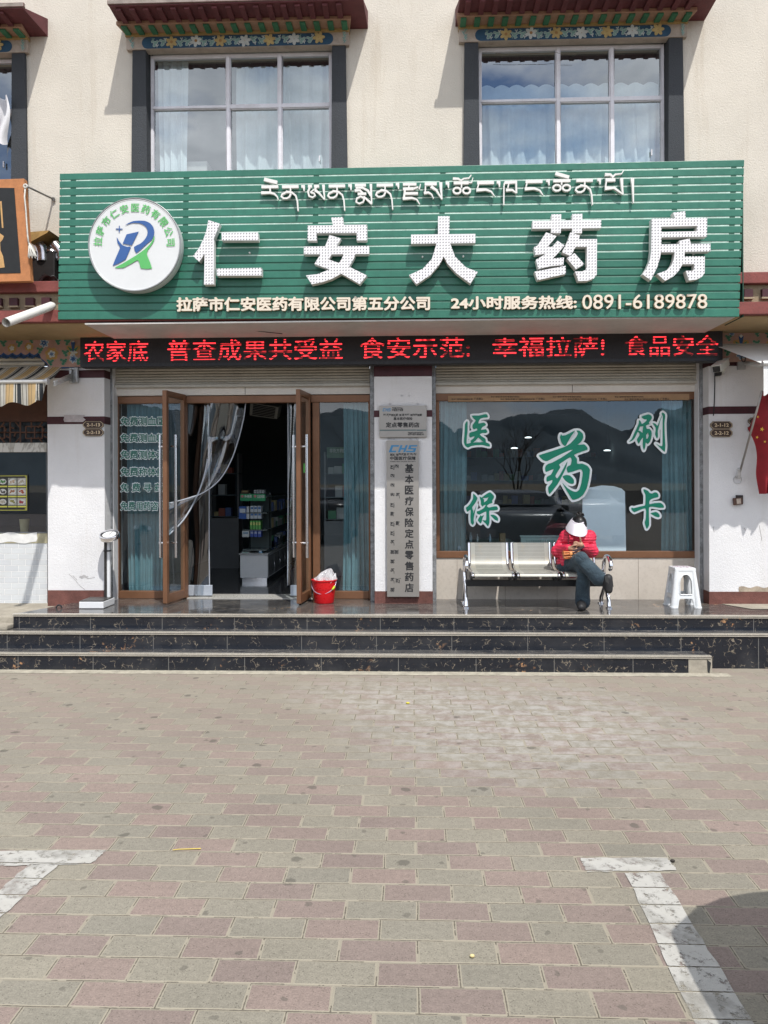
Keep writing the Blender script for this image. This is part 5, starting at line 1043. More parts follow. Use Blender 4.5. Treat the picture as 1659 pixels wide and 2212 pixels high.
def plate(u0, u1, v0, v1, body, label, Y=YP-.018):
    c = 6; ol = [(u0, v1-c*.9), (u0+c*.6, v1-c*.4), (u0+c, v1), (u1-c, v1), (u1-c*.6, v1-c*.4), (u1, v1-c*.9), (u1, v0+c*.9), (u1-c*.6, v0+c*.4), (u1-c, v0), (u0+c, v0), (u0+c*.6, v0+c*.4), (u0, v0+c*.9)]
    w = lambda l, yy: [(P(*q, yy).x, P(*q, yy).z) for q in l]
    o = MB().prism(w(ol, Y), [], Y, Y+.016).build('number_plate', PLB, None); tag(o, label, 'number plate')
    cx, cy = (u0+u1)/2, (v0+v1)/2; sh = lambda k: [(cx+(x-cx)*k, cy+(y-cy)*(k-.06)) for x, y in ol]
    MB().prism(w(sh(.97), Y-.0015), [w(sh(.92), Y-.0015)[::-1]], Y-.0015, None).build('border', PLT, o)
    mb = MB(); text(mb, body, (u0+(u1-u0)*.19, u1-(u1-u0)*.17, v0+4.4, v1-4.4), Y-.002, 0, .03); mb.build('plate_number', PLT, o)
plate(178.5, 223.6, 909.5, 925.6, '2-1-13', 'upper brown number plate on the left white pillar'); plate(178.5, 223.6, 926, 942, '2-2-13', 'lower brown number plate on the left white pillar')
plate(1534.5, 1582.5, 910, 926.5, '2-1-12', 'upper brown number plate on the white pillar right of the window'); plate(1534.5, 1582.5, 927, 943.7, '2-2-12', 'lower brown number plate on the white pillar right of the window')
plate(1616.5, 1663, 902, 917.5, '2-1-11', 'upper brown number plate half hidden behind the red flag'); plate(1616.5, 1663, 918, 934, '2-2-11', 'lower brown number plate half hidden behind the red flag')
sw = thing('switch_box', 'small weathered black box with a pale sticker on the right white pillar', 'switch box', P(1596, 1092, YP-.02))
MB().pxbox(1590.5, 1605.5, 1069.5, 1089, YP-.018, .018).build('back_plate', mat('box_black', (.03, .022, .02), .5, var=.3, vs=30), sw, bevel=.003)
MB().quadbox([(1584.5, 1076), (1603.5, 1074.5), (1605, 1089.5), (1586, 1091.5)], YP-.045, .027).build('cover', mat('box_brown', (.10, .05, .035), .5, var=.4, vs=30), sw, bevel=.004)
MB().quadbox([(1591, 1077.5), (1600, 1076.5), (1601, 1088), (1592, 1089)], YP-.0475, .002).build('sticker', mat('box_sticker', (.5, .42, .35), .6, var=.3, vs=60), sw)
# ---------------------------------------------------------------- bench
SEATM = None
def seatmat():
    t = NT('perforated_seat'); x, y, z = t.xyz(); c = t.mix(t.noise(5, 5), (.27, .265, .235), (.33, .325, .29)); c = t.mix(t.ramp(t.noise(9, 6, .7), [(.55, 0.), (.75, .5)]), c, (.42, .33, .2))
    fx = t.math('FRACT', t.math('MULTIPLY', x, 88)); sl = t.math('MULTIPLY', t.math('LESS_THAN', fx, .34), t.math('GREATER_THAN', t.math('FRACT', t.math('MULTIPLY', z, 26)), .12))
    loc = t.math('ABSOLUTE', t.math('SUBTRACT', x, 0)); ins = t.math('LESS_THAN', loc, .142)
    zz2 = t.math('MULTIPLY', t.math('LESS_THAN', z, .262), t.math('GREATER_THAN', z, -.012))
    c = t.mix(t.math('MULTIPLY', t.math('MULTIPLY', sl, ins), t.math('MULTIPLY', zz2, .8)), c, (.06, .06, .055)); t.color(c); t.set(rough=.4, metal=.15); return t.m
SEATM = seatmat()
bench = thing('waiting_bench', 'row of three perforated beige metal seats with chrome armrests under the shop window', 'bench', (P(1150, 1300, 8.1).x, 8.05, ZL))
prof = [(7.725, .795), (7.735, .815), (7.76, .826), (7.85, .828), (7.98, .824), (8.09, .83), (8.16, .855), (8.20, .91), (8.225, .99), (8.245, 1.07), (8.25, 1.092)]
prof = [crv([(a, b) for a, b in prof], i/30) for i in range(31)]
sx0, sp = P(1012.2, 0, 8.24).x, .4535; sw_ = .372
def seat(xc):
    mb = MB(); n = len(prof); V = []
    for t in (0, -.004):
        for (y, z_) in prof:
            for k in range(9): x = -sw_/2+sw_*k/8; V.append((x, y+(0 if t == 0 else .002), z_-.83+(0 if t == 0 else -.004)))
    Fs = []
    for i in range(n-1):
        for k in range(8):
            q = i*9+k; Fs.append((q, q+1, q+10, q+9)); r_ = q+n*9; Fs.append((r_+9, r_+10, r_+1, r_))
    mb.add(V, Fs); o = mb.build('seat', SEATM, None, smooth=1)
    return o
for k in range(3):
    xc = sx0+sw_/2+sp*k
    o = seat(xc); o.parent = bench; o.matrix_parent_inverse = Matrix.Translation(-bench.location)
    o.data.transform(Matrix.Translation(o.location)); o.location = (xc, 0, .83)
    if k == 2: pass
    for s in (-1, 1):
        X = xc+s*(sw_/2+.016); mb = MB(); pts = [(X, y, z_-.006) for y, z_ in prof[2:]]
        mb.tube(pts, .015, 8); mb.ball(pts[-1], .015, 8); mb.ball(pts[0], .016, 8); mb.build('seat_frame', CHROME, bench, smooth=1)
        b = MB(); b.prism([(X-.011, .73), (X+.011, .73), (X+.011, .80), (X-.011, .80)], [], 7.90, 8.06); b.box(X-.02, X+.02, 7.735, 7.775, .775, .80); b.build('bracket', BLACK, bench, bevel=.004)
xb0, xb1 = P(1000.5, 0, 8.0).x, P(1303, 0, 8.0).x
MB().box(xb0, xb1, 7.97, 8.03, .662, .73).build('beam', mat('beam_black', (.020, .021, .024), .35, var=.1), bench, bevel=.005)
for s, X in ((-1, xb0), (1, xb1)):
    mb = MB(); mb.tube([(X, 8.0, .70), (X+.0, 7.93, .60), (X, 7.86, .535), (X, 7.85, .47)], [.019, .019, .021, .022], 10); mb.tube([(X, 8.0, .70), (X, 8.09, .60), (X, 8.17, .53), (X, 8.18, .47)], [.019, .019, .021, .022], 10)
    for y in (7.85, 8.18): mb.lathe([(.034, ZL+.001), (.034, ZL+.012), (.02, ZL+.02)], (X, y, 0), 14)
    mb.build('leg', CHROME, bench, smooth=40)
    mb = MB(); A = [(X, 8.02, .70), (X, 8.06, .78), (X, 8.05, .90), (X, 7.98, .965), (X, 7.87, .975), (X, 7.79, .94), (X-.0*s, 7.77, .885), (X, 7.80, .86)]
    pts = []
    for i in range(29):
        t = i/28*7; i0 = min(int(t), 6); f = t-i0; g = lambda j: Vector(A[max(0, min(7, j))]); p0, p1, p2, p3 = g(i0-1), g(i0), g(i0+1), g(i0+2)
        pts.append(.5*((2*p1)+(p2-p0)*f+(2*p0-5*p1+4*p2-p3)*f*f+(3*p1-p0-3*p2+p3)*f**3))
    mb.tube(pts, .021, 12); mb.ball(pts[-1], .021, 10); mb.build('armrest', CHROME, bench, smooth=40)
# ---------------------------------------------------------------- seated person
def K(x, y, Y): return P(1155.7+.10417*x, 1096.3+.10417*y, Y)
SKIN = mat('skin', (.42, .23, .15), .55, var=.08, vs=20)
def jacketmat():
    t = NT('red_quilted_jacket'); x, y, z = t.xyz(); wv = t.math('ABSOLUTE', t.math('SINE', t.math('ADD', t.math('MULTIPLY', z, 98), t.math('MULTIPLY', t.noise(7, 3), 3.5))))
    t.color(t.mix(t.noise(12, 4), (.56, .022, .060), (.68, .036, .085))); t.set(rough=.42, spec=.5); t.bump(t.math('ADD', t.math('POWER', wv, .5), t.math('MULTIPLY', t.noise(34, 4), 1.2)), .6, .014); return t.m
def denim():
    t = NT('dark_denim'); t.color(t.mix(t.ramp(t.noise(7, 5, .6), [(.35, 0.), (.7, 1.)]), (.014, .030, .045), (.042, .072, .092))); t.set(rough=.85, sheen=.1); t.bump(t.noise(11, 5, .65, None, 1.2), .9, .03); return t.m
JK, DN = jacketmat(), denim(); SHOE = mat('shoe_black', (.022, .022, .024), .55, var=.3, vs=30); HAIR = mat('black_hair', (.010, .009, .010), .38, var=.3, vs=60)
per = thing('person', 'person in red jacket and white visor sitting cross-legged on the bench with a phone', 'person', (P(1230, 1310, 7.9).x, 7.9, ZL))
sh_l, sh_r = K(655, 615, 8.03), K(1120, 615, 8.03); el_l, el_r = K(490, 905, 7.99), K(1155, 910, 7.97); wr_l, wr_r = K(705, 842, 7.78), K(990, 815, 7.78)
spine = [K(760, 1170, 8.03), K(775, 1000, 8.06), K(810, 820, 8.06), K(850, 680, 8.04), K(870, 580, 8.0)]
hipR, knR, anR = K(690, 1200, 8.0), K(955, 1060, 7.66), K(1305, 1455, 7.60)
hipL, knL, anL = K(860, 1240, 8.0), K(1005, 1190, 7.70), K(985, 1860, 7.80)
hd = K(905, 385, 7.93)
def fin(base, d1, d2, l, r0=.008):
    b = Vector(base); d1 = Vector(d1).normalized(); d2 = Vector(d2).normalized(); p1 = b+d1*l*.45; p2 = p1+(d1*.4+d2*.6)*l*.32; p3 = p2+d2*l*.23
    return ('t', [b, p1, p2, p3], [r0, r0*.95, r0*.88, r0*.75])
hR, hL = K(752, 848, 7.745), K(952, 772, 7.735)     # palms
hands = [('t', [wr_l, hR], [.024, .026]), ('b', hR, (.034, .019, .023)), ('t', [wr_r, hL], [.024, .026]), ('b', hL, (.024, .019, .034))]
for i in range(4): hands.append(fin(hR+Vector((.024, -.008, -.006-.013*i+.012)), (1, -.25, -.25-.05*i), (.75, .25, -.15), .062+(.006 if i in (1, 2) else -.006*(i == 3))))
hands.append(fin(hR+Vector((-.002, -.018, .02)), (.8, -.5, .5), (1, -.1, .05), .052, .0095))
for i in range(4): hands.append(fin(hL+Vector((-.012+.009*i-.018, -.012+.004*i, .022-.004*i)), (-.75, -.35, .35-.28*i), (-.8, .1, -.5), .056+(.006 if i in (1, 2) else 0)))
hands.append(fin(hL+Vector((-.006, -.014, .036)), (-.1, -.3, 1), (-.5, -.25, .75), .046, .0095))
face = Matrix.Rotation(R(38), 3, 'X')
def fp(x, y, z): return hd+face @ Vector((x, y, z))
headp = [('b', hd, (.074, .092, .108), face.to_4x4()), ('b', fp(0, -.035, -.06), (.052, .055, .055), face.to_4x4()), ('t', [fp(0, -.088, .012), fp(0, -.108, -.022)], [.009, .015]), ('b', fp(0, -.086, -.052), (.022, .012, .008)),
         ('b', fp(-.076, .01, -.01), (.010, .02, .03)), ('b', fp(.076, .01, -.01), (.010, .02, .03)), ('b', fp(-.03, -.083, .022), (.014, .008, .008)), ('b', fp(.03, -.083, .022), (.014, .008, .008)), ('t', [K(870, 590, 8.0), K(885, 500, 7.97), hd], [.055, .052, .055])]
bodyp = headp+hands+[('t', spine, [.125, .125, .135, .13, .075]), ('t', [spine[3], sh_l, el_l, wr_l], [.09, .05, .042, .03]), ('t', [spine[3], sh_r, el_r, wr_r], [.09, .05, .042, .03]),
         ('t', [spine[0], hipR, knR, anR], [.11, .08, .06, .04]), ('t', [spine[0], hipL, knL, anL], [.11, .08, .06, .04]), ('t', [anL, anL+Vector((-.008, -.03, -.06))], [.038, .03]), ('t', [anR, anR+Vector((.06, -.02, -.01))], [.04, .035])]
body = blob('body', bodyp, .0052, SKIN, per, 2)
blob('jacket', [('t', spine, [.150, .152, .158, .146, .092]), ('b', K(770, 1130, 8.02), (.165, .135, .10)), ('b', K(880, 650, 8.0), (.19, .11, .085)), ('t', [spine[3], sh_l, el_l, wr_l-(wr_l-el_l)*.04], [.10, .080, .070, .042]), ('t', [spine[3], sh_r, el_r, wr_r-(wr_r-el_r)*.04], [.10, .080, .072, .042]),
      ('b', el_l, (.082, .075, .07)), ('b', el_r, (.084, .075, .07)), ('t', [K(610, 1000, 7.93), K(590, 1160, 7.90)], [.05, .03]), ('t', [K(850, 580, 7.99), K(880, 520, 7.97)], [.09, .075])], .0085, JK, per, 3)
blob('jeans', [('b', K(780, 1230, 8.0), (.165, .13, .10)), ('t', [spine[0]-Vector((.03, 0, .02)), hipR, knR*.5+hipR*.5, knR, knR*.55+anR*.45, anR+(anR-knR)*.02], [.118, .102, .088, .074, .072, .078]),
      ('t', [spine[0]-Vector((-.02, 0, .02)), hipL, knL, knL*.5+anL*.5, anL+Vector((0, 0, .02)), anL+Vector((0, -.006, -.045))], [.12, .10, .082, .070, .074, .078])], .0085, DN, per, 3)
s1 = blob('shoe', [('t', [anL+Vector((.01, .04, -.07)), anL+Vector((-.02, -.05, -.072))], [.046, .050]), ('t', [anL+Vector((-.02, -.05, -.074)), anL+Vector((-.045, -.14, -.088))], [.050, .038]), ('t', [anL+Vector((.005, 0, -.05)), anL], [.052, .056])], .006, SHOE, per, 2)
zl = min(v.co.z for v in s1.data.vertices); s1.data.transform(Matrix.Translation((0, 0, ZL+.003-zl)))
ft = Vector((.62, -.72, -.15)).normalized()
q0 = anR+Vector((.03, -.0, -.02))
s2 = blob('shoe', [('t', [q0, q0+Vector((.05, -.03, -.01)), q0+Vector((.055, -.05, -.075))], [.052, .052, .040]), ('t', [q0+Vector((.055, -.055, .02)), q0+Vector((.06, -.06, -.09))], [.045, .038])], .006, SHOE, per, 2)
so_ = MB()
for i in range(7): so_.tube([q0+Vector((.035+.012*i-.02, -.103+.004*i, .045-.002*i)), q0+Vector((.045+.012*i-.02, -.104+.004*i, -.01-.008*i))], .0035, 5)
so_.build('sole_tread', mat('sole_grey', (.07, .07, .068), .7), s2)
def hb(i): return
hp = [('b', K(910, 285, 7.95), (.064, .085, .060)), ('b', fp(0, .004, .022), (.081, .097, .100), face.to_4x4()), ('b', K(905, 390, 8.0), (.074, .07, .09))]
hair = blob('hair', hp, .006, HAIR, per, 2)
tf_ = MB(); rnd = random.Random(5); top = K(915, 158, 7.94)
for i in range(34):
    a = rnd.uniform(0, 6.28); rr_ = rnd.uniform(.3, 1); dx = math.cos(a)*.046*rr_; dy = math.sin(a)*.04*rr_; up = rnd.uniform(.014, .036)
    tf_.tube([top+Vector((0, 0, -.02)), top+Vector((dx*.5, dy*.5, up)), top+Vector((dx, dy, up*.55)), top+Vector((dx*1.25, dy*1.2, -.012*rr_))], [.007, .008, .006, .001], 5)
tf_.build('hair_tuft', HAIR, hair, smooth=1)
ring = MB().tube([top+Vector((.02*math.cos(t*.63), .02*math.sin(t*.63), -.012)) for t in range(10)], .006, 6, closed=True); ring.build('hair_tie', mat('hair_tie', (.45, .45, .48), .4), hair, smooth=1)
BE = [(640, 405), (652, 468), (720, 535), (800, 575), (900, 597), (1000, 600), (1062, 565), (1088, 500), (1082, 430)]
def vis(a, b):
    an = math.pi*(a*1.24-.12); t0 = (908-131*math.cos(an), 252+82*math.sin(an)); t1 = crv(BE, a); k = b**.8
    x = t0[0]+(t1[0]-t0[0])*k; y = t0[1]+(t1[1]-t0[1])*(b**1.15)
    return K(x, y, 7.925-.125*math.sin(an)-.085*b*max(0, math.sin(an)))
VIS = mat('visor_white', (.74, .70, .76), .6, var=.04)
vb = MB().sheet(vis, 40, 16); vb.sheet(lambda a, b: vis(1-a, b)+Vector((0, .006, -.003)), 40, 16)
vo = vb.build('sun_visor', VIS, per, smooth=1)
MB().tube([vis(i/40, 0)+Vector((0, -.002, 0)) for i in range(41)], .006, 8).build('visor_rim', VIS, vo, smooth=1)
ph = MB(); Mp = Matrix.Translation((hR+hL)/2+Vector((.004, -.004, -.014))) @ Matrix.Rotation(R(-30), 4, 'Y') @ Matrix.Rotation(R(-35), 4, 'X'); ph.box(-.074, .074, -.005, .005, -.036, .036, M=Mp)
o = ph.build('mobile_phone', mat('phone_dark', (.03, .012, .014), .25), None, bevel=.004); tag(o, 'dark mobile phone held in both hands of the seated person', 'phone')
ORG = mat('orange_leather', (.50, .13, .035), .45, var=.15, vs=25); ORT = mat('orange_trim', (.72, .30, .10), .5)
bag = thing('handbag', 'small orange flap handbag lying on the lap of the seated person', 'handbag', K(760, 1070, 7.80))
def bq(c, y0, d): return MB().quadbox([(1155.7+.10417*x, 1096.3+.10417*y) for x, y in c], y0, d)
bq([(600, 985), (925, 960), (930, 1050), (610, 1075)], 7.735, .08).build('bag_body', ORG, bag, bevel=.006)
fl = bq([(592, 912), (922, 900), (930, 970), (590, 1000)], 7.722, .085).build('flap', ORG, bag, bevel=.008)
tr = MB()
for c in (((592, 975), (928, 945)), ((612, 925), (912, 912)), ((596, 1030), (928, 1008))): tr.tube([K(*c[0], 7.72), K(*c[1], 7.72)], .0035, 6)
for x in (606, 914): tr.tube([K(x, 920, 7.719), K(x, 975, 7.719)], .0035, 6)
tr.build('trim', ORT, fl)
MB().ball(K(748, 960, 7.715), (.016, .008, .020), 12).build('clasp', ORT, fl, smooth=1)
MB().tube([K(690, 560, 7.90), K(688, 700, 7.855), K(690, 840, 7.84), K(640, 930, 7.75)], .004, 6).build('strap', mat('strap_dark', (.12, .03, .03), .5), bag)
# ---------------------------------------------------------------- plastic stool
stl = thing('plastic_stool', 'white plastic stool with arched sides standing right of the bench', 'stool', (P(1473.5, 1300, 7.98).x, 7.98, ZL))
PLW = mat('stool_plastic', (.70, .72, .73), .32, var=.05, vs=4, dirt=.1)
SX, SY, SZ = stl.location; Hs = .405
def hw(h): f = h/Hs; return (.142-.042*f, .125-.026*f)
def side(axis, s):
    def loop(pts): return pts
    ol = [(-.98, 0), (-.58, 0), (-.53, .075), (-.44, .095), (.44, .095), (.53, .075), (.58, 0), (.98, 0), (.98, Hs-.03), (-.98, Hs-.03)]
    hole = [(-.50, .15), (-.44, .135), (.44, .135), (.50, .15), (.52, .22)]+[(.54*math.cos(R(18*i)), .25+.09*math.sin(R(18*i))) for i in range(11)]+[(-.52, .22)]
    mb = MB(); tr_ = tessellate_polygon([[Vector((x, h, 0)) for x, h in ol], [Vector((x, h, 0)) for x, h in hole]]); fl_ = ol+hole; k = len(fl_)
    def q(x, h, inn):
        w, d = hw(h); i = inn*.005
        return (SX+x*w, SY+s*(d-i), SZ+h) if axis == 0 else (SX+s*(w-i), SY+x*d, SZ+h)
    V = [q(x, h, 0) for x, h in fl_]+[q(x, h, 1) for x, h in fl_]; Fs = [tuple(t) for t in tr_]+[tuple(i+k for i in reversed(t)) for t in tr_]
    for a, n in ((0, len(ol)), (len(ol), len(hole))):
        for i in range(n): j = (i+1) % n; Fs.append((a+i, a+j, a+j+k, a+i+k))
    mb.add(V, Fs)
    rimp = [Vector(q(x, h, -.4)) for x, h in hole]; mb.tube(rimp, .0055, 6, closed=True)
    o = mb.build('side_panel', PLW, stl); return o
for ax in (0, 1):
    for s in (-1, 1): side(ax, s)
for a in (-1, 1):
    for b in (-1, 1):
        mb = MB(); pts = []; rr_ = []
        for i in range(7):
            h = Hs*.93*i/6; w, d = hw(h); pts.append((SX+a*(w-.022), SY+b*(d-.02), SZ+h)); rr_.append(.036-.010*i/6)
        mb.tube(pts, rr_, 12); mb.lathe([(.040, SZ+.0), (.040, SZ+.012), (.034, SZ+.014)], (pts[0][0], pts[0][1], 0), 14); mb.build('leg', PLW, stl, smooth=40)
w, d = hw(Hs)
mb = MB().box(SX-w-.006, SX+w+.006, SY-d-.006, SY+d+.006, SZ+Hs-.045, SZ+Hs); o = mb.build('seat', PLW, stl, bevel=.014)
mb = MB()
for i in range(16): a = 6.283*i/16; mb.ball((SX+.085*math.cos(a)*(1 if i % 2 else .55), SY+.075*math.sin(a)*(1 if i % 2 else .55), SZ+Hs), (.012, .012, .004), 8)
mb.build('seat_pattern', mat('stool_pattern', (.42, .30, .36), .5), o)
# ---------------------------------------------------------------- red bucket with plastic bag
bx, by = P(701, 1280, 8.2).x, 8.17
bk_ = thing('bucket', 'bright red plastic bucket with a wire handle standing by the right door leaf', 'bucket', (bx, by, ZL))
REDP = mat('bucket_red', (.58, .010, .014), .30, var=.06, vs=4)
MB().lathe([(.0001, ZL+.002), (.100, ZL+.002), (.104, ZL+.01), (.118, ZL+.15), (.121, ZL+.152), (.130, ZL+.235), (.137, ZL+.237), (.138, ZL+.248), (.132, ZL+.25), (.128, ZL+.245), (.112, ZL+.10), (.0001, ZL+.09)], (bx, by, 0), 40).build('pail', REDP, bk_, smooth=40)
hnd = [(bx+.132*math.cos(a), by-.02-.10*math.sin(a)*.9, ZL+.222-.115*math.sin(a)+.012*math.cos(a)) for a in [math.pi*i/20 for i in range(21)]]
MB().tube(hnd, .0035, 6).build('handle', mat('handle_wire', (.5, .42, .55), .35, .5), bk_, smooth=1)
g = hnd[4]; MB().tube([hnd[3], hnd[4], hnd[5]], .0105, 8).build('grip', mat('grip_lime', (.5, .65, .04), .4), bk_, smooth=1)
def bagm():
    t = NT('thin_plastic_bag'); t.color((.8, .8, .82)); t.set(rough=.12, alpha=.62, spec=.9); t.bump(t.noise(30, 5, .7), 1., .03); return t.m
mb = MB(); rnd = random.Random(9)
def bagf(a, b):
    th = 2*math.pi*a; r_ = .098*(1-b)**.6*(1+.22*math.sin(5*th+3*b)+.14*math.sin(11*th))+.004; return Vector((bx+.012+r_*math.cos(th)+.06*b*b*math.sin(2), by+r_*math.sin(th)*.9, ZL+.235+.13*b+.018*math.sin(7*th+4*b)*(1-b)))
mb.sheet(bagf, 60, 12); mb.sheet(lambda a, b: Vector((bx+.06+.07*a, by-.05+.03*b, ZL+.25+.055*b+.015*math.sin(9*a))), 8, 6)
o = mb.build('plastic_bag', bagm(), None, smooth=1); tag(o, 'crumpled clear plastic bag stuffed into the red bucket', 'plastic bag')
# ---------------------------------------------------------------- weighing scale
sc0 = thing('weighing_scale', 'white personal scale with a tall post and round dial head left of the entrance', 'scale', (-3.21, 7.88, ZL))
WPL = mat('scale_white', (.68, .69, .70), .35, var=.05)
xa, xb = P(170.6, 1317, 7.73).x, P(223.4, 1317, 7.73).x
MB().box(xa, xb, 7.73, 8.03, ZL+.004, ZL+.072).build('base', WPL, sc0, bevel=.006)
MB().box(xa+.004, xb-.004, 7.735, 8.0, ZL+.073, ZL+.083).build('platform', mat('scale_mat', (.045, .043, .04), .35, var=.2), sc0, bevel=.004)
px_ = P(231, 1200, 7.98).x; zt2 = P(231, 1158, 7.98).z
MB().box(px_-.005, px_+.026, 7.985, 8.025, ZL+.073, zt2).build('post', WPL, sc0, bevel=.006)
MB().box(px_-.03, px_-.0055, 7.975, 8.02, ZL+.073, zt2).build('post_strip', mat('scale_strip', (.03, .028, .026), .3), sc0, bevel=.004)
MB().box(px_-.034, px_+.03, 7.97, 8.03, P(231, 1190, 7.98).z-.007, P(231, 1190, 7.98).z+.007).build('collar', BLACK, sc0, bevel=.003)
dc = P(236.3, 1156, 7.95); Mt = Matrix.Rotation(R(24), 4, 'X'); dr_ = .104
hd_ = MB().lathe([(.0001, -.035), (dr_*.9, -.035), (dr_, -.028), (dr_, .012), (dr_*.96, .018), (dr_*.86, .016), (dr_*.84, .006)], dc, 40, 0, Mt).build('dial_head', CHROME, sc0, smooth=40)
df = MB(); n_ = 36
df.face([dc+(Mt @ Vector((dr_*.85*math.cos(R(10*i)), dr_*.85*math.sin(R(10*i)), .007))) for i in range(36)]); df.build('dial_face', mat('dial_dark', (.06, .06, .065), .2), hd_)
df = MB(); df.face([dc+(Mt @ Vector((dr_*.66*math.cos(R(10*i)), dr_*.66*math.sin(R(10*i)), .009))) for i in range(36)]); df.build('dial_scale', mat('dial_white', (.78, .78, .78), .3), hd_)
nd = MB(); nd.face([dc+(Mt @ Vector(q)) for q in ((-.004, -.01, .012), (.004, -.01, .012), (.018, dr_*.62, .012), (.012, dr_*.62, .012))]); nd.build('needle', INK, hd_)
# ---------------------------------------------------------------- neighbouring snack shop on the left
YN = 8.34
def N(u, v, Y=None): return P(u, v, Y or YN)
WOOD = mat('dark_red_wood', (.085, .034, .020), .55, var=.3, vs=8, bump=.2, bs=30, dirt=.3)
x1 = P(103.5, 1040, YN).x; x0 = -6.5
def nz(v): return P(50, v, YN).z
mb = MB(); n = 6
zs, ze = nz(800), nz(745)
for i in range(n*6):
    f = lambda k: (zs+(ze-zs)*k/(n*6), YN-.06-.014*abs(math.sin(math.pi*k/6))**.6)
    (za, ya), (zb, yb) = f(i), f(i+1); mb.face([(x0, ya, za), (x1, ya, za), (x1, yb, zb), (x0, yb, zb)])
mb.build('roller_shutter', SHUT, bld, smooth=40)
MB().box(x0, x1, YN-.02, YN+.2, nz(911), zs).build('wood_lintel', WOOD, bld)
lw = MB(); za, zb = nz(956), nz(911); yl = YN-.01
def bar(a, b, c, d): lw.tube([P(a, b, yl), P(c, d, yl)], .0085, 6)
for ox in (-82, 0, 82):
    for (a, b, c, d) in ((22, 911, 22, 956), (0, 934, 103, 934), (44, 911, 44, 956), (68, 911, 68, 925), (68, 944, 68, 956), (56, 921, 92, 921), (56, 947, 92, 947), (56, 921, 56, 947), (92, 921, 92, 947), (75, 921, 75, 947)):
        bar(a+ox, b, c+ox, d)
    for i in range(8):
        a = math.pi/4*i; bar(22+ox+12*math.cos(a), 934+12*math.sin(a), 22+ox+12*math.cos(a+math.pi/4), 934+12*math.sin(a+math.pi/4)) if i % 2 == 0 else None
    for sx in (-1, 1):
        for sy in (-1, 1): bar(22+ox+sx*22, 934+sy*10, 22+ox+sx*12, 934+sy*22)
lw.build('lattice_screen', mat('lattice_brown', (.12, .055, .035), .6, var=.2), bld)
MB().box(x0, x1, YN+.05, YN+.06, nz(977), zb+.01).build('lattice_backing', mat('lattice_glass', (.03, .035, .04), .15), bld)
def marb():
    t = NT('white_marble_ledge'); v = t.ramp(t.noise(3.2, 4, .5, t.map((1, 1, .5)), 2.2), [(.46, 0.), (.5, 1.), (.54, 0.)]); t.color(t.mix(t.math('MULTIPLY', v, .75), (.58, .57, .53), (.25, .23, .19))); t.set(rough=.25); return t.m
MB().box(x0, P(98, 0, YN-.05).x, YN-.06, YN+.02, nz(977), nz(957)).build('marble_ledge', marb(), bld, bevel=.004)
sw2 = MB(); sw2.box(P(98.5, 0, YN).x, x1, YN-.03, YN+.03, nz(1151), nz(977)); sw2.box(x0, P(98.5, 0, YN).x, YN-.03, YN+.03, nz(1152), nz(1149)); w_ = sw2.build('snack_window', mat('grey_window_frame', (.16, .17, .18), .4, .3), bld, bevel=.003)
MB().face([(x0, YN, nz(1149)), (P(98.5, 0, YN).x, YN, nz(1149)), (P(98.5, 0, YN).x, YN, nz(977)), (x0, YN, nz(977))]).build('pane', GLASS_S, w_)
rb = MB(); rb.face([(x0, YN+1.6, .4), (x1, YN+1.6, .4), (x1, YN+1.6, 3), (x0, YN+1.6, 3)]); rb.face([(x1, YN+.08, .4), (x1, YN+1.6, .4), (x1, YN+1.6, 3), (x1, YN+.08, 3)]); rb.face([(x0, YN+.08, 2.6), (x0, YN+1.6, 2.6), (x1, YN+1.6, 2.6), (x1, YN+.08, 2.6)]); rb.face([(x0, YN+.05, nz(1155)), (x1, YN+.05, nz(1155)), (x1, YN+1.6, nz(1155)), (x0, YN+1.6, nz(1155))])
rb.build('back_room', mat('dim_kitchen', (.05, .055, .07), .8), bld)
MB().box(x0, x1, YN-.035, YN+.1, nz(1173), nz(1152)).build('sill_band', mat('khaki_render', (.40, .37, .25), .85, var=.2, vs=9, dirt=.3), bld)
MB().sheet(lambda a, b: P(-20+100*a-3*math.sin(9*b), 1152+20*b+2.5*math.sin(11*a), YN-.038), 8, 3).build('white_patch', mat('white_smear', (.72, .72, .70), .8, var=.15, vs=14), bld)
def tilem():
    t = NT('white_wall_tiles'); x, y, z = t.xyz(); b = t.new('TexBrick'); b.inputs['Scale'].default_value = 1; b.inputs['Brick Width'].default_value = .157; b.inputs['Row Height'].default_value = .0645; b.inputs['Mortar Size'].default_value = .003
    b.inputs['Color1'].default_value = (.58, .60, .61, 1); b.inputs['Color2'].default_value = (.53, .55, .57, 1); b.inputs['Mortar'].default_value = (.80, .80, .79, 1); t.lk(t.comb(x, z, 0), b.inputs['Vector'])
    t.color(t.mix(t.ramp(t.noise(3, 5), [(.5, 0.), (.8, .3)]), b.outputs[0], (.42, .41, .38))); t.set(rough=.25); i = t.math('MULTIPLY', b.outputs[1], -1); t.bump(i, .8, .01); return t.m
tw = tilem(); MB().box(x0, x1, YN-.03, YN+.1, .38, nz(1173)-.001).build('tiled_wall', tw, bld)
MB().box(P(60, 0, YN).x, P(78, 0, YN).x, YN-.033, YN-.0301, .42, nz(1174)).build('tile_strip', tw, bld)
xq = pRx[1]; MB().box(xq, 9.5, YN, YN+.3, 1.3, 3.272).box(xq, 9.5, YN-.02, YN+.3, .02, 1.298).build('side_wall', WHITE, bld)
MB().box(-9, x0, YN, YN+.3, .02, 3.272).build('side_wall', WHITE, bld)
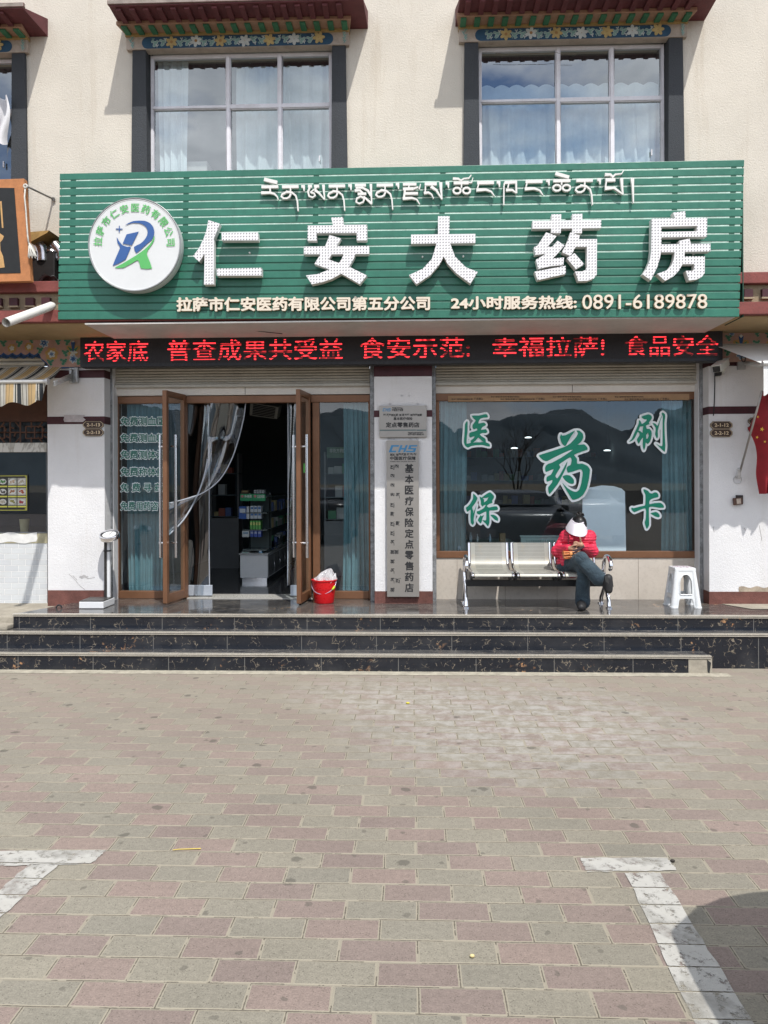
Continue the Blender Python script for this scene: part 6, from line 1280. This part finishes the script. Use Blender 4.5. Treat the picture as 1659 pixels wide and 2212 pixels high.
# menu poster
pb = MB().pxbox(-40, 60.5, 1025, 1104.5, YN-.012, .006).build('menu_poster', mat('poster_black', (.022, .022, .02), .4), None); tag(pb, 'black food menu poster with rows of dish photos on the snack shop glass', 'poster')
yf = mat('poster_yellow', (.62, .60, .10), .5)
ed = MB(); Yq = YN-.0135
for (a, b, c, d) in ((-40, 58, 1027.5, 1028.6), (-40, 58, 1101.5, 1102.6), (57, 58, 1028.6, 1101.5)): ed.pxbox(a, b, c, d, Yq, .001)
for u, v in ((54, 1027.5), (54, 1097.5)):
    for k in range(3): ed.pxbox(u+k*1.6, u+k*1.6+.7, v-1+k, v+4, Yq-.0005, .001)
ed.build('border', yf, pb)
DISH = [(.10, .26, .08), (.55, .40, .28), (.48, .42, .32), (.10, .09, .08), (.45, .22, .12), (.42, .09, .04), (.5, .45, .36), (.30, .28, .08), (.35, .05, .06)]
rnd = random.Random(21); plm = mat('dish_plate', (.62, .62, .58), .4); bgm = [mat('photo_ground_%d' % i, c, .6, var=.4, vs=30) for i, c in enumerate(((.05, .05, .045), (.45, .45, .40), (.5, .47, .42)))]
for r_ in range(3):
    for c_ in range(4):
        u0, v0 = -23.5+20.4*c_, 1032.5+21.8*r_; i = (r_*3+c_+8) % 9
        ph_ = MB().pxbox(u0, u0+18.6, v0, v0+15.5, Yq, .001).build('dish_photo', bgm[(i*7) % 3], pb)
        c = P(u0+9.3, v0+7.8, Yq); el = lambda a, b, y: [(c.x+a*math.cos(R(20*k)), y, c.z+b*math.sin(R(20*k))) for k in range(18)]
        MB().face(el(.040, .030, Yq-.001)).build('plate', plm, ph_)
        f = MB()
        for q in range(9): f.ball((c.x+rnd.uniform(-.022, .022), Yq-.0015, c.z+rnd.uniform(-.014, .014)), (.011, .0008, .009), 6)
        f.build('food', mat('dish_%d' % i, DISH[i], .6, var=.5, vs=60), ph_)
        MB().pxbox(u0, u0+18.6, v0+16.8, v0+19.8, Yq, .001).build('caption_bar', yf, pb)
cu = N(50, 1150, YN+.12); zc0 = nz(1155)+.001
cup = MB().lathe([(.0001, 0), (.040, 0), (.054, .16), (.056, .165), (.0001, .165)], (cu.x, YN+.15, zc0), 20).build('drink_cup', mat('milk_tea', (.42, .33, .20), .4, var=.15, vs=20), None, smooth=40); tag(cup, 'takeaway cup of pale drink behind the snack shop glass', 'cup')
rg = MB().tube([(P(122.5, 1305, 7.7).x+.028*math.cos(t*.5), 7.75, .435+.03+.032*math.sin(t*.5)) for t in range(13)], .008, 8); rg.box(P(122.5, 0, 7.7).x-.034, P(122.5, 0, 7.7).x+.034, 7.735, 7.765, .426, .44); o = rg.build('iron_ring', BLACK, None); tag(o, 'small black iron ring set in the concrete left of the pharmacy steps', 'ground ring')
# ---------------------------------------------------------------- striped awning (left)
def stripes():
    t = NT('striped_canvas'); x, y, z = t.xyz(); k = t.math('FRACT', t.math('DIVIDE', t.math('ADD', x, 20), .225))
    r_ = t.new('ValToRGB'); r_.color_ramp.interpolation = 'CONSTANT'; e = r_.color_ramp.elements
    st = [(0, (.60, .42, .21)), (.10, (.35, .25, .14)), (.13, (.62, .44, .22)), (.30, (.66, .63, .55)), (.36, (.05, .055, .06)), (.41, (.66, .63, .55)), (.45, (.045, .05, .055)), (.62, (.66, .63, .55)), (.66, (.28, .26, .22)), (.70, (.66, .64, .57)), (.84, (.10, .09, .08)), (.87, (.66, .63, .55)), (.93, (.45, .32, .17))]
    while len(e) < len(st): e.new(.5)
    for i, (p, c) in enumerate(st): e[i].position = p; e[i].color = (*c, 1)
    t.lk(k, r_.inputs[0]); c = t.mix(1, r_.outputs[0], t.ramp(t.noise(5, 6, .6), [(.3, .78), (.7, 1.05)]), 'MULTIPLY')
    t.color(c); t.set(rough=.85)
    tl_ = t.new('BsdfTranslucent'); t.lk(c, tl_.inputs[0]); ms = t.new('MixShader'); ms.inputs[0].default_value = .35; t.lk(t.b.outputs[0], ms.inputs[1]); t.lk(tl_.outputs[0], ms.inputs[2]); t.lk(ms.outputs[0], t.out.inputs[0]); return t.m
CAN = stripes()
aw = thing('striped_awning', 'beige and dark striped retractable awning over the snack shop window', 'awning', P(90, 830, 7.9))
B0, B1 = P(134, 796, 8.06), P(103, 824, 7.55)
xL_ = -6.6
def can(a, b):
    R0, R1 = Vector((B0.x, 8.06, B0.z+.02)), Vector((B1.x, 7.56, B1.z)); e = R0.lerp(R1, b); return Vector((xL_+(e.x-xL_)*a, e.y, e.z-.02*math.sin(math.pi*b)+.006*math.sin(30*a)))
MB().sheet(can, 60, 8).build('canopy', CAN, aw, smooth=1)
def vlc(a, b):
    x = xL_+(B1.x-.01-xL_)*a; L_ = .205+.022*math.sin(x*21)+.01*math.sin(x*9); return Vector((x-.05*b*(a > .97), 7.535+.018*math.sin(x*24)*b, B1.z-.015-L_*b))
MB().sheet(vlc, 160, 6).build('valance', CAN, aw, smooth=1)
mb = MB().tube([(xL_, 7.54, B1.z), (B1.x, 7.54, B1.z)], .022, 10); mb.lathe([(.0001, -.012), (.034, -.012), (.034, .012), (.0001, .012)], (B1.x, 7.54, B1.z), 14, 0, Matrix.Rotation(R(90), 4, 'Y')); mb.build('front_bar', mat('awning_metal', (.60, .60, .58), .4, .3), aw, smooth=40)
AWM = mat('awning_metal', (.60, .60, .58), .4, .3)
br = MB(); br.pxbox(149, 168, 791.5, 827.5, YP-.03, .03); br.pxbox(150, 154, 797, 826, YP-.07, .04); br.pxbox(163, 167, 797, 826, YP-.07, .04)
for v in (799, 808, 819): br.lathe([(.0001, -.008), (.009, -.008), (.009, .004)], (P(161, v, YP-.034).x, YP-.03, P(161, v, YP).z), 8, 0, M90)
br.build('wall_bracket', mat('bracket_galvanised', (.45, .46, .46), .45, .5, var=.2, vs=20), aw, bevel=.003)
mb = MB(); a, b = P(152, 814, YP-.08), Vector((B1.x+.03, 7.62, B1.z-.015))
for k in (-1, 0, 1): mb.tube([a+Vector((0, 0, .022*k)), b+Vector((0, 0, .018*k))], .012, 8)
mb.build('folding_arm', AWM, aw, smooth=1)
# ---------------------------------------------------------------- white awning (right)
WCAN = mat('white_canvas', (.68, .68, .67), .85, var=.06, vs=6, dirt=.15)
aw2 = thing('white_awning', 'plain white retractable awning at the right edge beside the red flag', 'awning', P(1655, 800, 7.8))
xw0, xw1 = P(1646, 800, 7.38).x, 6.2
ztop, zfr = P(1620, 742, 8.06).z, P(1655, 785, 7.38).z
MB().sheet(lambda a, b: Vector((xw0-.22*(1-b)*(1-a)+(xw1-xw0)*a, 8.06-.68*b, ztop+(zfr-ztop)*b)), 20, 6).build('canopy', WCAN, aw2, smooth=1)
MB().sheet(lambda a, b: Vector((xw0+.01+(xw1-xw0)*a, 7.37+.01*math.sin(a*60)*b, zfr-.01-(.27+.028*math.cos((a*(xw1-xw0))/.19*2*math.pi))*b)), 150, 5).build('valance', WCAN, aw2, smooth=1)
MB().tube([(xw0, 7.37, zfr), (xw1, 7.37, zfr)], .026, 10).build('front_bar', AWM, aw2, smooth=40)
br = MB(); br.pxbox(1595, 1611, 757, 798, YP-.04, .04); br.pxbox(1602, 1611, 753, 768, YP-.09, .05); br.build('wall_bracket', mat('bracket_galvanised', (.45, .46, .46), .45, .5, var=.2, vs=20), aw2, bevel=.004)
MB().tube([P(1606, 768, YP-.1)+Vector((.02*math.cos(t*.63), 0, -.03+.035*math.sin(t*.63))) for t in range(10)], .007, 6, closed=True).build('crank_ring', mat('dark_iron', (.09, .09, .09), .5, .5), aw2, smooth=1)
MB().tube([P(1612, 785, YP-.08), P(1648, 789, 7.55)], .024, 8).build('folding_arm', AWM, aw2, smooth=1)
# ---------------------------------------------------------------- red flag on its pole
fl = thing('red_flag', 'red flag with yellow stars hanging from a slanted pole on the right pillar', 'flag', P(1600, 1020, 7.95))
PT, PBt = P(1646, 845, 7.45), P(1595, 1032, 8.09)
MB().tube([PT, PBt], .011, 8).build('pole', mat('pole_metal', (.32, .30, .28), .45, .5, var=.2, vs=20), fl, smooth=1)
hd2 = MB().tube([P(1597.5, 1012, 8.03), PBt], .02, 10); hd2.lathe([(.0001, -.008), (.040, -.008), (.042, .008)][::-1], (PBt.x, YP-.006, PBt.z-.02), 14, 0, M90); hd2.build('holder', mat('holder_white', (.6, .6, .6), .5, .2, var=.3, vs=30), fl, smooth=40)
FLR = mat('flag_red', (.27, .014, .022), .75, var=.2, vs=10); FLY = mat('flag_yellow', (.70, .42, .05), .7)
LFT = [(1646, 847), (1634, 885), (1621, 920), (1617, 924), (1628, 945), (1636, 965), (1639, 990), (1637, 1025), (1643, 1067)]; RGT = [(1650, 845), (1672, 860), (1690, 880), (1700, 910), (1702, 940), (1700, 970), (1696, 1000), (1690, 1030), (1668, 1066)]
def flg(a, b):
    l, r_ = crv(LFT, b), crv(RGT, b); u, v = l[0]+(r_[0]-l[0])*a, l[1]+(r_[1]-l[1])*a; return P(u, v, 7.62+.30*b)+Vector((0, .045*math.sin(9*a+2.5*b)*(.25+b), 0))
fc = MB().sheet(flg, 30, 40).build('cloth', FLR, fl, smooth=1)
sm = MB()
def star(u, v, r_, Y):
    pts = [(u+r_*(1 if k % 2 == 0 else .4)*math.sin(math.pi*k/5+.3), v-r_*(1 if k % 2 == 0 else .4)*math.cos(math.pi*k/5+.3)) for k in range(10)]; sm.add([P(*q, Y) for q in pts], [tuple(reversed(range(10)))])
for a, b, r_ in ((.22, .20, 4), (.30, .42, 6.5), (.13, .50, 4.5), (.26, .56, 4), (.75, .3, 9)):
    p = flg(a, b); d = (p-CAM); uv = (UC+F*d.dot(_rt)/d.dot(_f0), VC-F*d.dot(_up)/d.dot(_f0)); star(uv[0], uv[1], r_*.8, p.y-.022)
sm.build('star', FLY, fc)
# ---------------------------------------------------------------- security camera
cm = thing('security_camera', 'white bullet security camera above the number plates on the right pillar', 'security camera', P(1555, 800, 8.0))
CW = mat('camera_white', (.55, .55, .50), .4, var=.08)
ax0, ax1 = P(1548, 797.5, 7.80), P(1567, 783, 8.0); dv = (ax1-ax0).normalized(); Mc = dv.to_track_quat('Y', 'Z').to_matrix().to_4x4(); Mc.translation = ax0
L_ = (ax1-ax0).length
MB().box(-.042, .042, 0, L_, -.034, .036, M=Mc).build('housing', CW, cm, bevel=.01)
MB().box(-.036, .036, -.008, .0, -.028, .028, M=Mc).build('lens_face', mat('lens_black', (.012, .012, .014), .15), cm, bevel=.006)
MB().box(-.046, .046, -.03, L_+.01, .038, .044, M=Mc).build('sun_shield', CW, cm, bevel=.003)
MB().tube([ax1+Vector((0, 0, -.03)), P(1563, 801, 8.05), P(1560, 806, 8.11)], [.016, .014, .02], 8).build('mount_arm', CW, cm, smooth=1)
MB().quadbox([(1547, 797), (1560, 796), (1559, 811), (1547, 812)], 8.06, .05).build('mount_box', BLACK, cm, bevel=.006)
MB().tube([P(1544, 794, 8.05), P(1544, 830, YP-.006), P(1543, 870, YP-.006), P(1541, 898, YP-.006)], .0055, 6).build('cable', BLACK, cm, smooth=1)
# ---------------------------------------------------------------- banner sign, pipes and odds on the ledge (upper left)
ban = thing('banner_sign', 'black cloth sign with golden characters in an orange frame at the far left', 'sign', P(30, 600, 7.1))
YBn = 7.08
OR = mat('orange_cloth', (.46, .19, .075), .75, var=.2, vs=9, bump=.3, bs=12)
a = [(-150, 392), (52, 385.5), (66, 607), (-150, 612)]; b = [(-135, 404), (30.5, 406), (44.5, 589.5), (-135, 594)]
def W2(l, y): return [(P(*q, y).x, P(*q, y).z) for q in l]
MB().prism(W2(a, YBn), [], YBn, YBn+.06).build('frame', OR, ban, bevel=.004)
MB().prism(W2(b, YBn-.004), [], YBn-.004, YBn-.001).build('panel', mat('black_cloth', (.016, .018, .020), .8, var=.2, vs=12), ban)
GOLD = mat('gold_cloth', (.50, .30, .12), .6, var=.15, vs=20); g = MB(); tf2 = lambda x, y: (lambda q: (q.x, q.z))(P(.3333*x, 324+.3333*y, YBn-.006))
for s in ([(-40,332),(10,332),(22,505),(12,505),(0,345)], [(-60,540),(0,540),(25,558),(18,578),(0,600),(-40,600)], [(-50,660),(0,600),(3,650),(20,690),(30,760),(0,765),(-40,740)]): g.prism([tf2(*q) for q in s], [], YBn-.006, YBn-.004)
g.build('banner_lettering', GOLD, ban)
MB().tube([P(57, 402, YBn), P(115, 430, YU)], .010, 8).build('stay_rod', mat('rod_grey', (.25, .24, .23), .5, .3), ban, smooth=1)
MB().tube([P(115, 430, YU-.002), P(115, 430, YU-.03)], .02, 8).build('rod_foot', mat('rod_grey', (.25, .24, .23), .5, .3), ban)
rp = MB(); RW = mat('white_rope', (.62, .60, .55), .9, var=.2, vs=60)
pts = [P(55, 402, YBn-.01), P(53, 425, YBn-.03), P(56, 455, YBn-.02), P(58, 485, YBn-.02), P(60, 512, YBn-.02), P(63, 530, YBn-.02)]; rp.tube(pts, .007, 6)
rp.tube([P(55+4*math.cos(t), 402+4*math.sin(t), YBn-.02) for t in range(7)], .008, 6, closed=True)
for i in range(9): rp.tube([P(63, 525, YBn-.02), P(62+i*1.6, 545, YBn-.02+.01*(i % 3)), P(61+i*2.2, 555+3*math.sin(i*2), YBn-.03)], .006, 5)
rp.build('rope', RW, ban, smooth=1)
wd = MB().prism(W2([(62, 503), (108, 499), (104, 504), (66, 525)], 7.34), [], 7.32, 7.62).build('wooden_board', mat('raw_board', (.42, .26, .09), .7, var=.3, vs=10), None); tag(wd, 'raw wooden board resting on the silver pipes behind the banner sign', 'board')
PIPE = mat('duct_aluminium', (.60, .58, .60), .22, .9, var=.2, vs=9)
for i, (p_, r_, lb) in enumerate(([[(80, 522), (86, 530), (92, 545), (93, 565)], .058, 'silver duct bend lying left behind the banner sign'], [[(98, 545), (106, 542), (114, 548), (116, 560)], .042, 'silver duct bend in the middle of the ledge pile'], [[(116, 528), (124, 536), (132, 548), (134, 565)], .05, 'silver duct bend pressed against the green sign board'])):
    pts = [P(*crv(p_, k/12), 7.45+.02*i) for k in range(13)]; mb = MB(); mb.tube(pts, [r_*(1+.05*(k % 2)) for k in range(13)], 16, cap=False); mb.tube(pts, r_*.9, 16, cap=False)
    o = mb.build('duct_pipe', PIPE, None, smooth=40); tag(o, lb, 'pipe')
ub = MB().box(P(64, 0, 7.5).x, P(124, 0, 7.5).x, 7.42, 7.63, z[0], P(90, 547, 7.5).z).build('exhaust_unit', mat('exhaust_black', (.018, .016, .016), .55, var=.3, vs=12), None, bevel=.01); tag(ub, 'black exhaust unit on the red ledge behind the banner sign', 'exhaust unit')
mb = MB(); rnd = random.Random(2)
def rag(a, b): return P(82+42*a, 607-16*math.sin(math.pi*a)*(1-.5*b)-2*math.sin(9*a), 7.31)+Vector((0, .10*b+.012*math.sin(12*a+5*b), .012*math.sin(8*a+9*b)))
o = MB().sheet(rag, 24, 8).build('grey_bag', mat('grey_sheet', (.10, .105, .11), .4, var=.3, vs=20), None, smooth=1); tag(o, 'crumpled grey plastic bag on the red ledge beside the green sign', 'bag')
a, b = P(111, 661, 7.24), P(13, 697, 6.55); dvp = (b-a).normalized()
mb = MB(); mb.tube([a, b], .040, 16, cap=False); mb.tube([b, a], .034, 16, cap=False); mb.tube([a, a-dvp*.03], .030, 12)
o = mb.build('drain_pipe', mat('white_pipe', (.70, .68, .64), .35, var=.08, vs=6), None, smooth=40); tag(o, 'white plastic drain pipe jutting out from the red ledge at the left', 'pipe')
wr = MB()
for l in ([(357, 690), (362, 697), (366, 704)], [(495, 691), (512, 702), (540, 712), (560, 716), (610, 721)], [(520, 697), (538, 703), (548, 711), (565, 710)], [(702, 690), (699, 700)], [(1490, 688), (1493, 692)]):
    wr.tube([P(u, v, 7.3+.012*(v-688)) for u, v in l], .004, 5)
o = wr.build('loose_wire', BLACK, None, smooth=1); tag(o, 'loose dark wires hanging under the green sign board', 'wire')
# ---------------------------------------------------------------- litter
tw_ = MB(); q = [G(373, 1836, .006), G(398, 1833, .008), G(434, 1833, .006)]; tw_.tube([q[0].lerp(q[1], .5*t) if t < 2 else q[2] for t in (0, 1, 2)], [.002, .0025, .003], 5)
o = tw_.build('straw_stalk', mat('straw', (.55, .42, .10), .8), None); tag(o, 'thin yellow straw stalk lying on the paving', 'stalk')
for (u, v, s, c, lb) in ((881, 1519.5, .03, (.6, .5, .03), 'small yellow scrap on the paving below the steps'), (1453, 1861, .022, (.03, .025, .02), 'small black lump on the paving beside the right parking mark'), (1020, 2067, .018, (.6, .5, .25), 'pale yellow chip on the paving')):
    p = G(u, v, .004); mb = MB(); mb.ball((p.x, p.y, .008), (s*.55, s*.4, .006), 8); o = mb.build('litter_scrap', mat('scrap_%d' % u, c, .7), None, smooth=1); tag(o, lb, 'litter')
# ---------------------------------------------------------------- across the street: what the glass mirrors and what throws the shadow at the lower right
CARP = {'grey': mat('car_grey', (.14, .15, .16), .22, .4), 'white': mat('car_white', (.6, .6, .6), .2), 'black': mat('car_dark', (.03, .03, .035), .2)}
CARG = mat('car_glass', (.02, .024, .026), .05); TYRE = mat('tyre', (.018, .018, .018), .8); LAMP = mat('car_lamp', (.5, .5, .52), .1)
def car(x, yf, paint, label, d=1):
    """parked car, nose at y = yf, body running away from the shop (d = 1) """
    t = thing('parked_car', label, 'car', (x, yf-2.2, 0)); w = .88
    prof = [(0, .30), (-.02, .70), (.08, 1.08), (.45, 1.19), (1.2, 1.22), (1.95, 1.50), (2.6, 1.56), (3.4, 1.54), (4.0, 1.42), (4.42, 1.12), (4.5, .7), (4.45, .3)]
    sm_ = [crv(prof, i/44) for i in range(45)]
    V = []; Fs = []
    for k in range(13):
        a = -1+2*k/12
        for (l, z_) in sm_:
            h = max(0, z_-1.22); ww = w-.55*h; bulge = 1-.06*abs(a)**6; zz_ = z_-(.05 if z_ > .6 else 0)*abs(a)**4; V.append((x+a*ww, yf-l-.30*abs(a)**3.5*max(0, 1-max(0, l)/1.2), zz_))
    n = len(sm_)
    for k in range(12):
        for i in range(n-1): q = k*n+i; Fs.append((q, q+1, q+n+1, q+n))
    Fs.append(tuple(range(n))); Fs.append(tuple(12*n+i for i in reversed(range(n))))
    MB().add(V, Fs).build('body', CARP[paint], t, smooth=45)
    g = MB()
    for s in (-1, 1):
        f = lambda l, z_: (x+s*(w-.55*max(0, z_-1.22)+.006), yf-l, z_)
        for q in ([(1.75, 1.23), (2.35, 1.23), (2.35, 1.47), (2.05, 1.43)], [(2.42, 1.23), (3.8, 1.23), (3.65, 1.42), (2.42, 1.48)]): g.face([f(*k) for k in q][::s])
    g.face([(x-.74, yf-1.26, 1.27), (x+.74, yf-1.26, 1.27), (x+.66, yf-1.86, 1.50), (x-.66, yf-1.86, 1.50)])
    g.build('car_window', CARG, t)
    for s in (-1, 1):
        for l in (.85, 3.55):
            wh = MB().lathe([(.20, -.1), (.31, -.1), (.325, -.06), (.325, .06), (.31, .1), (.20, .1)], (x+s*(w-.09), yf-l, .325), 28, 0, Matrix.Rotation(R(90), 4, 'Y')).build('wheel', TYRE, t, smooth=40)
            MB().lathe([(.0001, .09), (.20, .085), (.205, .105), (.0001, .07)], (x+s*(w-.09), yf-l, .325), 20, 0, Matrix.Rotation(R(90*s), 4, 'Y')).build('rim', STEEL, wh, smooth=40)
        MB().box(x+s*.62-.16, x+s*.62+.16, yf-.25, yf-.08, .72, .86).build('headlight', LAMP, t, bevel=.02)
        MB().box(x+s*.94-.09, x+s*.94+.09, yf-1.7, yf-1.58, 1.14, 1.26).build('wing_mirror', CARP[paint], t, bevel=.03)
    return t
car(2.17, 2.80, 'grey', 'grey parked car beside the right parking mark, throwing the shadow in the lower right corner'); car(-2.6, -4.2, 'black', 'dark parked car across the lot mirrored in the side window'); car(4.9, -3.6, 'white', 'white parked car across the lot mirrored in the wide shop window')
BARK = mat('bare_bark', (.075, .055, .04), .9, var=.3, vs=20)
def bare_tree(x, y, h, seed, label):
    t = thing('bare_tree', label, 'tree', (x, y, 0)); rn = random.Random(seed); tr, cr = MB(), MB()
    def grow(p, d, l, r_, lev):
        q = p+d*l; m_ = (p+q)/2+Vector((rn.uniform(-.06, .06), rn.uniform(-.06, .06), 0))*l
        (tr if lev < 1 else cr).tube([p, m_, q], [r_, r_*.85, r_*.7], 6 if lev < 2 else 4, cap=False)
        if lev >= 6: return
        for i in range(3 if lev in (0, 1, 3) else 2):
            a = rn.uniform(0, 6.28); k = rn.uniform(.35, .75); nd = (d+Vector((math.cos(a)*k, math.sin(a)*k, rn.uniform(-.05, .25)))).normalized(); grow(q, nd, l*rn.uniform(.62, .85), r_*.62, lev+1)
    grow(Vector((x, y, 0)), Vector((.03, 0, 1)), h*.26, .055*h/4, 0); tr.build('trunk', BARK, t, smooth=1); cr.build('crown', BARK, t, smooth=1)
bare_tree(3.3, -7.0, 4.3, 3, 'bare shrubby tree mirrored left of centre in the wide shop window'); bare_tree(-2.2, -9.5, 4.2, 8, 'bare tree mirrored in the side window beside the bucket')
def ridge(x0, x1, y, peaks, seed, name, m):
    rn = random.Random(seed); n = 420; mb = MB()
    ph = [rn.uniform(0, 6.28) for _ in range(9)]
    def hgt(x):
        k = max(q for q in range(len(peaks)-1) if peaks[q][0] <= x or q == 0); (xa, ha), (xb, hb_) = peaks[k], peaks[k+1]; f = min(1, max(0, (x-xa)/(xb-xa))); f = f*f*(3-2*f)
        return ha+(hb_-ha)*f+sum(1.7/(1+k)*math.sin(x*.09*(1.7**k)+ph[k]) for k in range(8))
    def fn(a, b): x = x0+(x1-x0)*a; h = hgt(x); return Vector((x+6*math.sin(14*b+x*.05), y+190*(1-b)+9*math.sin(x*.07+7*b), -2+h*(b**1.15)+1.6*math.sin(x*.13+21*b)*b*(1-b)*4))
    o = mb.sheet(fn, n, 14).build(name, m, None, smooth=1); tag(o, kind='structure'); return o
ridge(-620, 760, -640, [(-620, 70), (-330, 85), (-150, 60), (-77, 58), (-50, 67), (0, 60), (24, 55), (36, 47), (70, 54), (115, 64), (131, 64), (187, 47), (200, 52), (215, 62), (260, 84), (430, 95), (760, 80)], 4, 'hills', mat('hazed_slope', (.10, .135, .16), .95, var=.25, vs=.02))  # blue haze of the distance is put into the slope colour
wl = MB().box(-60, 60, -26.2, -26, 0, 1.2).build('boundary_wall', mat('far_wall', (.28, .26, .22), .9, var=.2, vs=1), None); tag(wl, 'low grey boundary wall across the lot mirrored in the shop glass', 'wall')
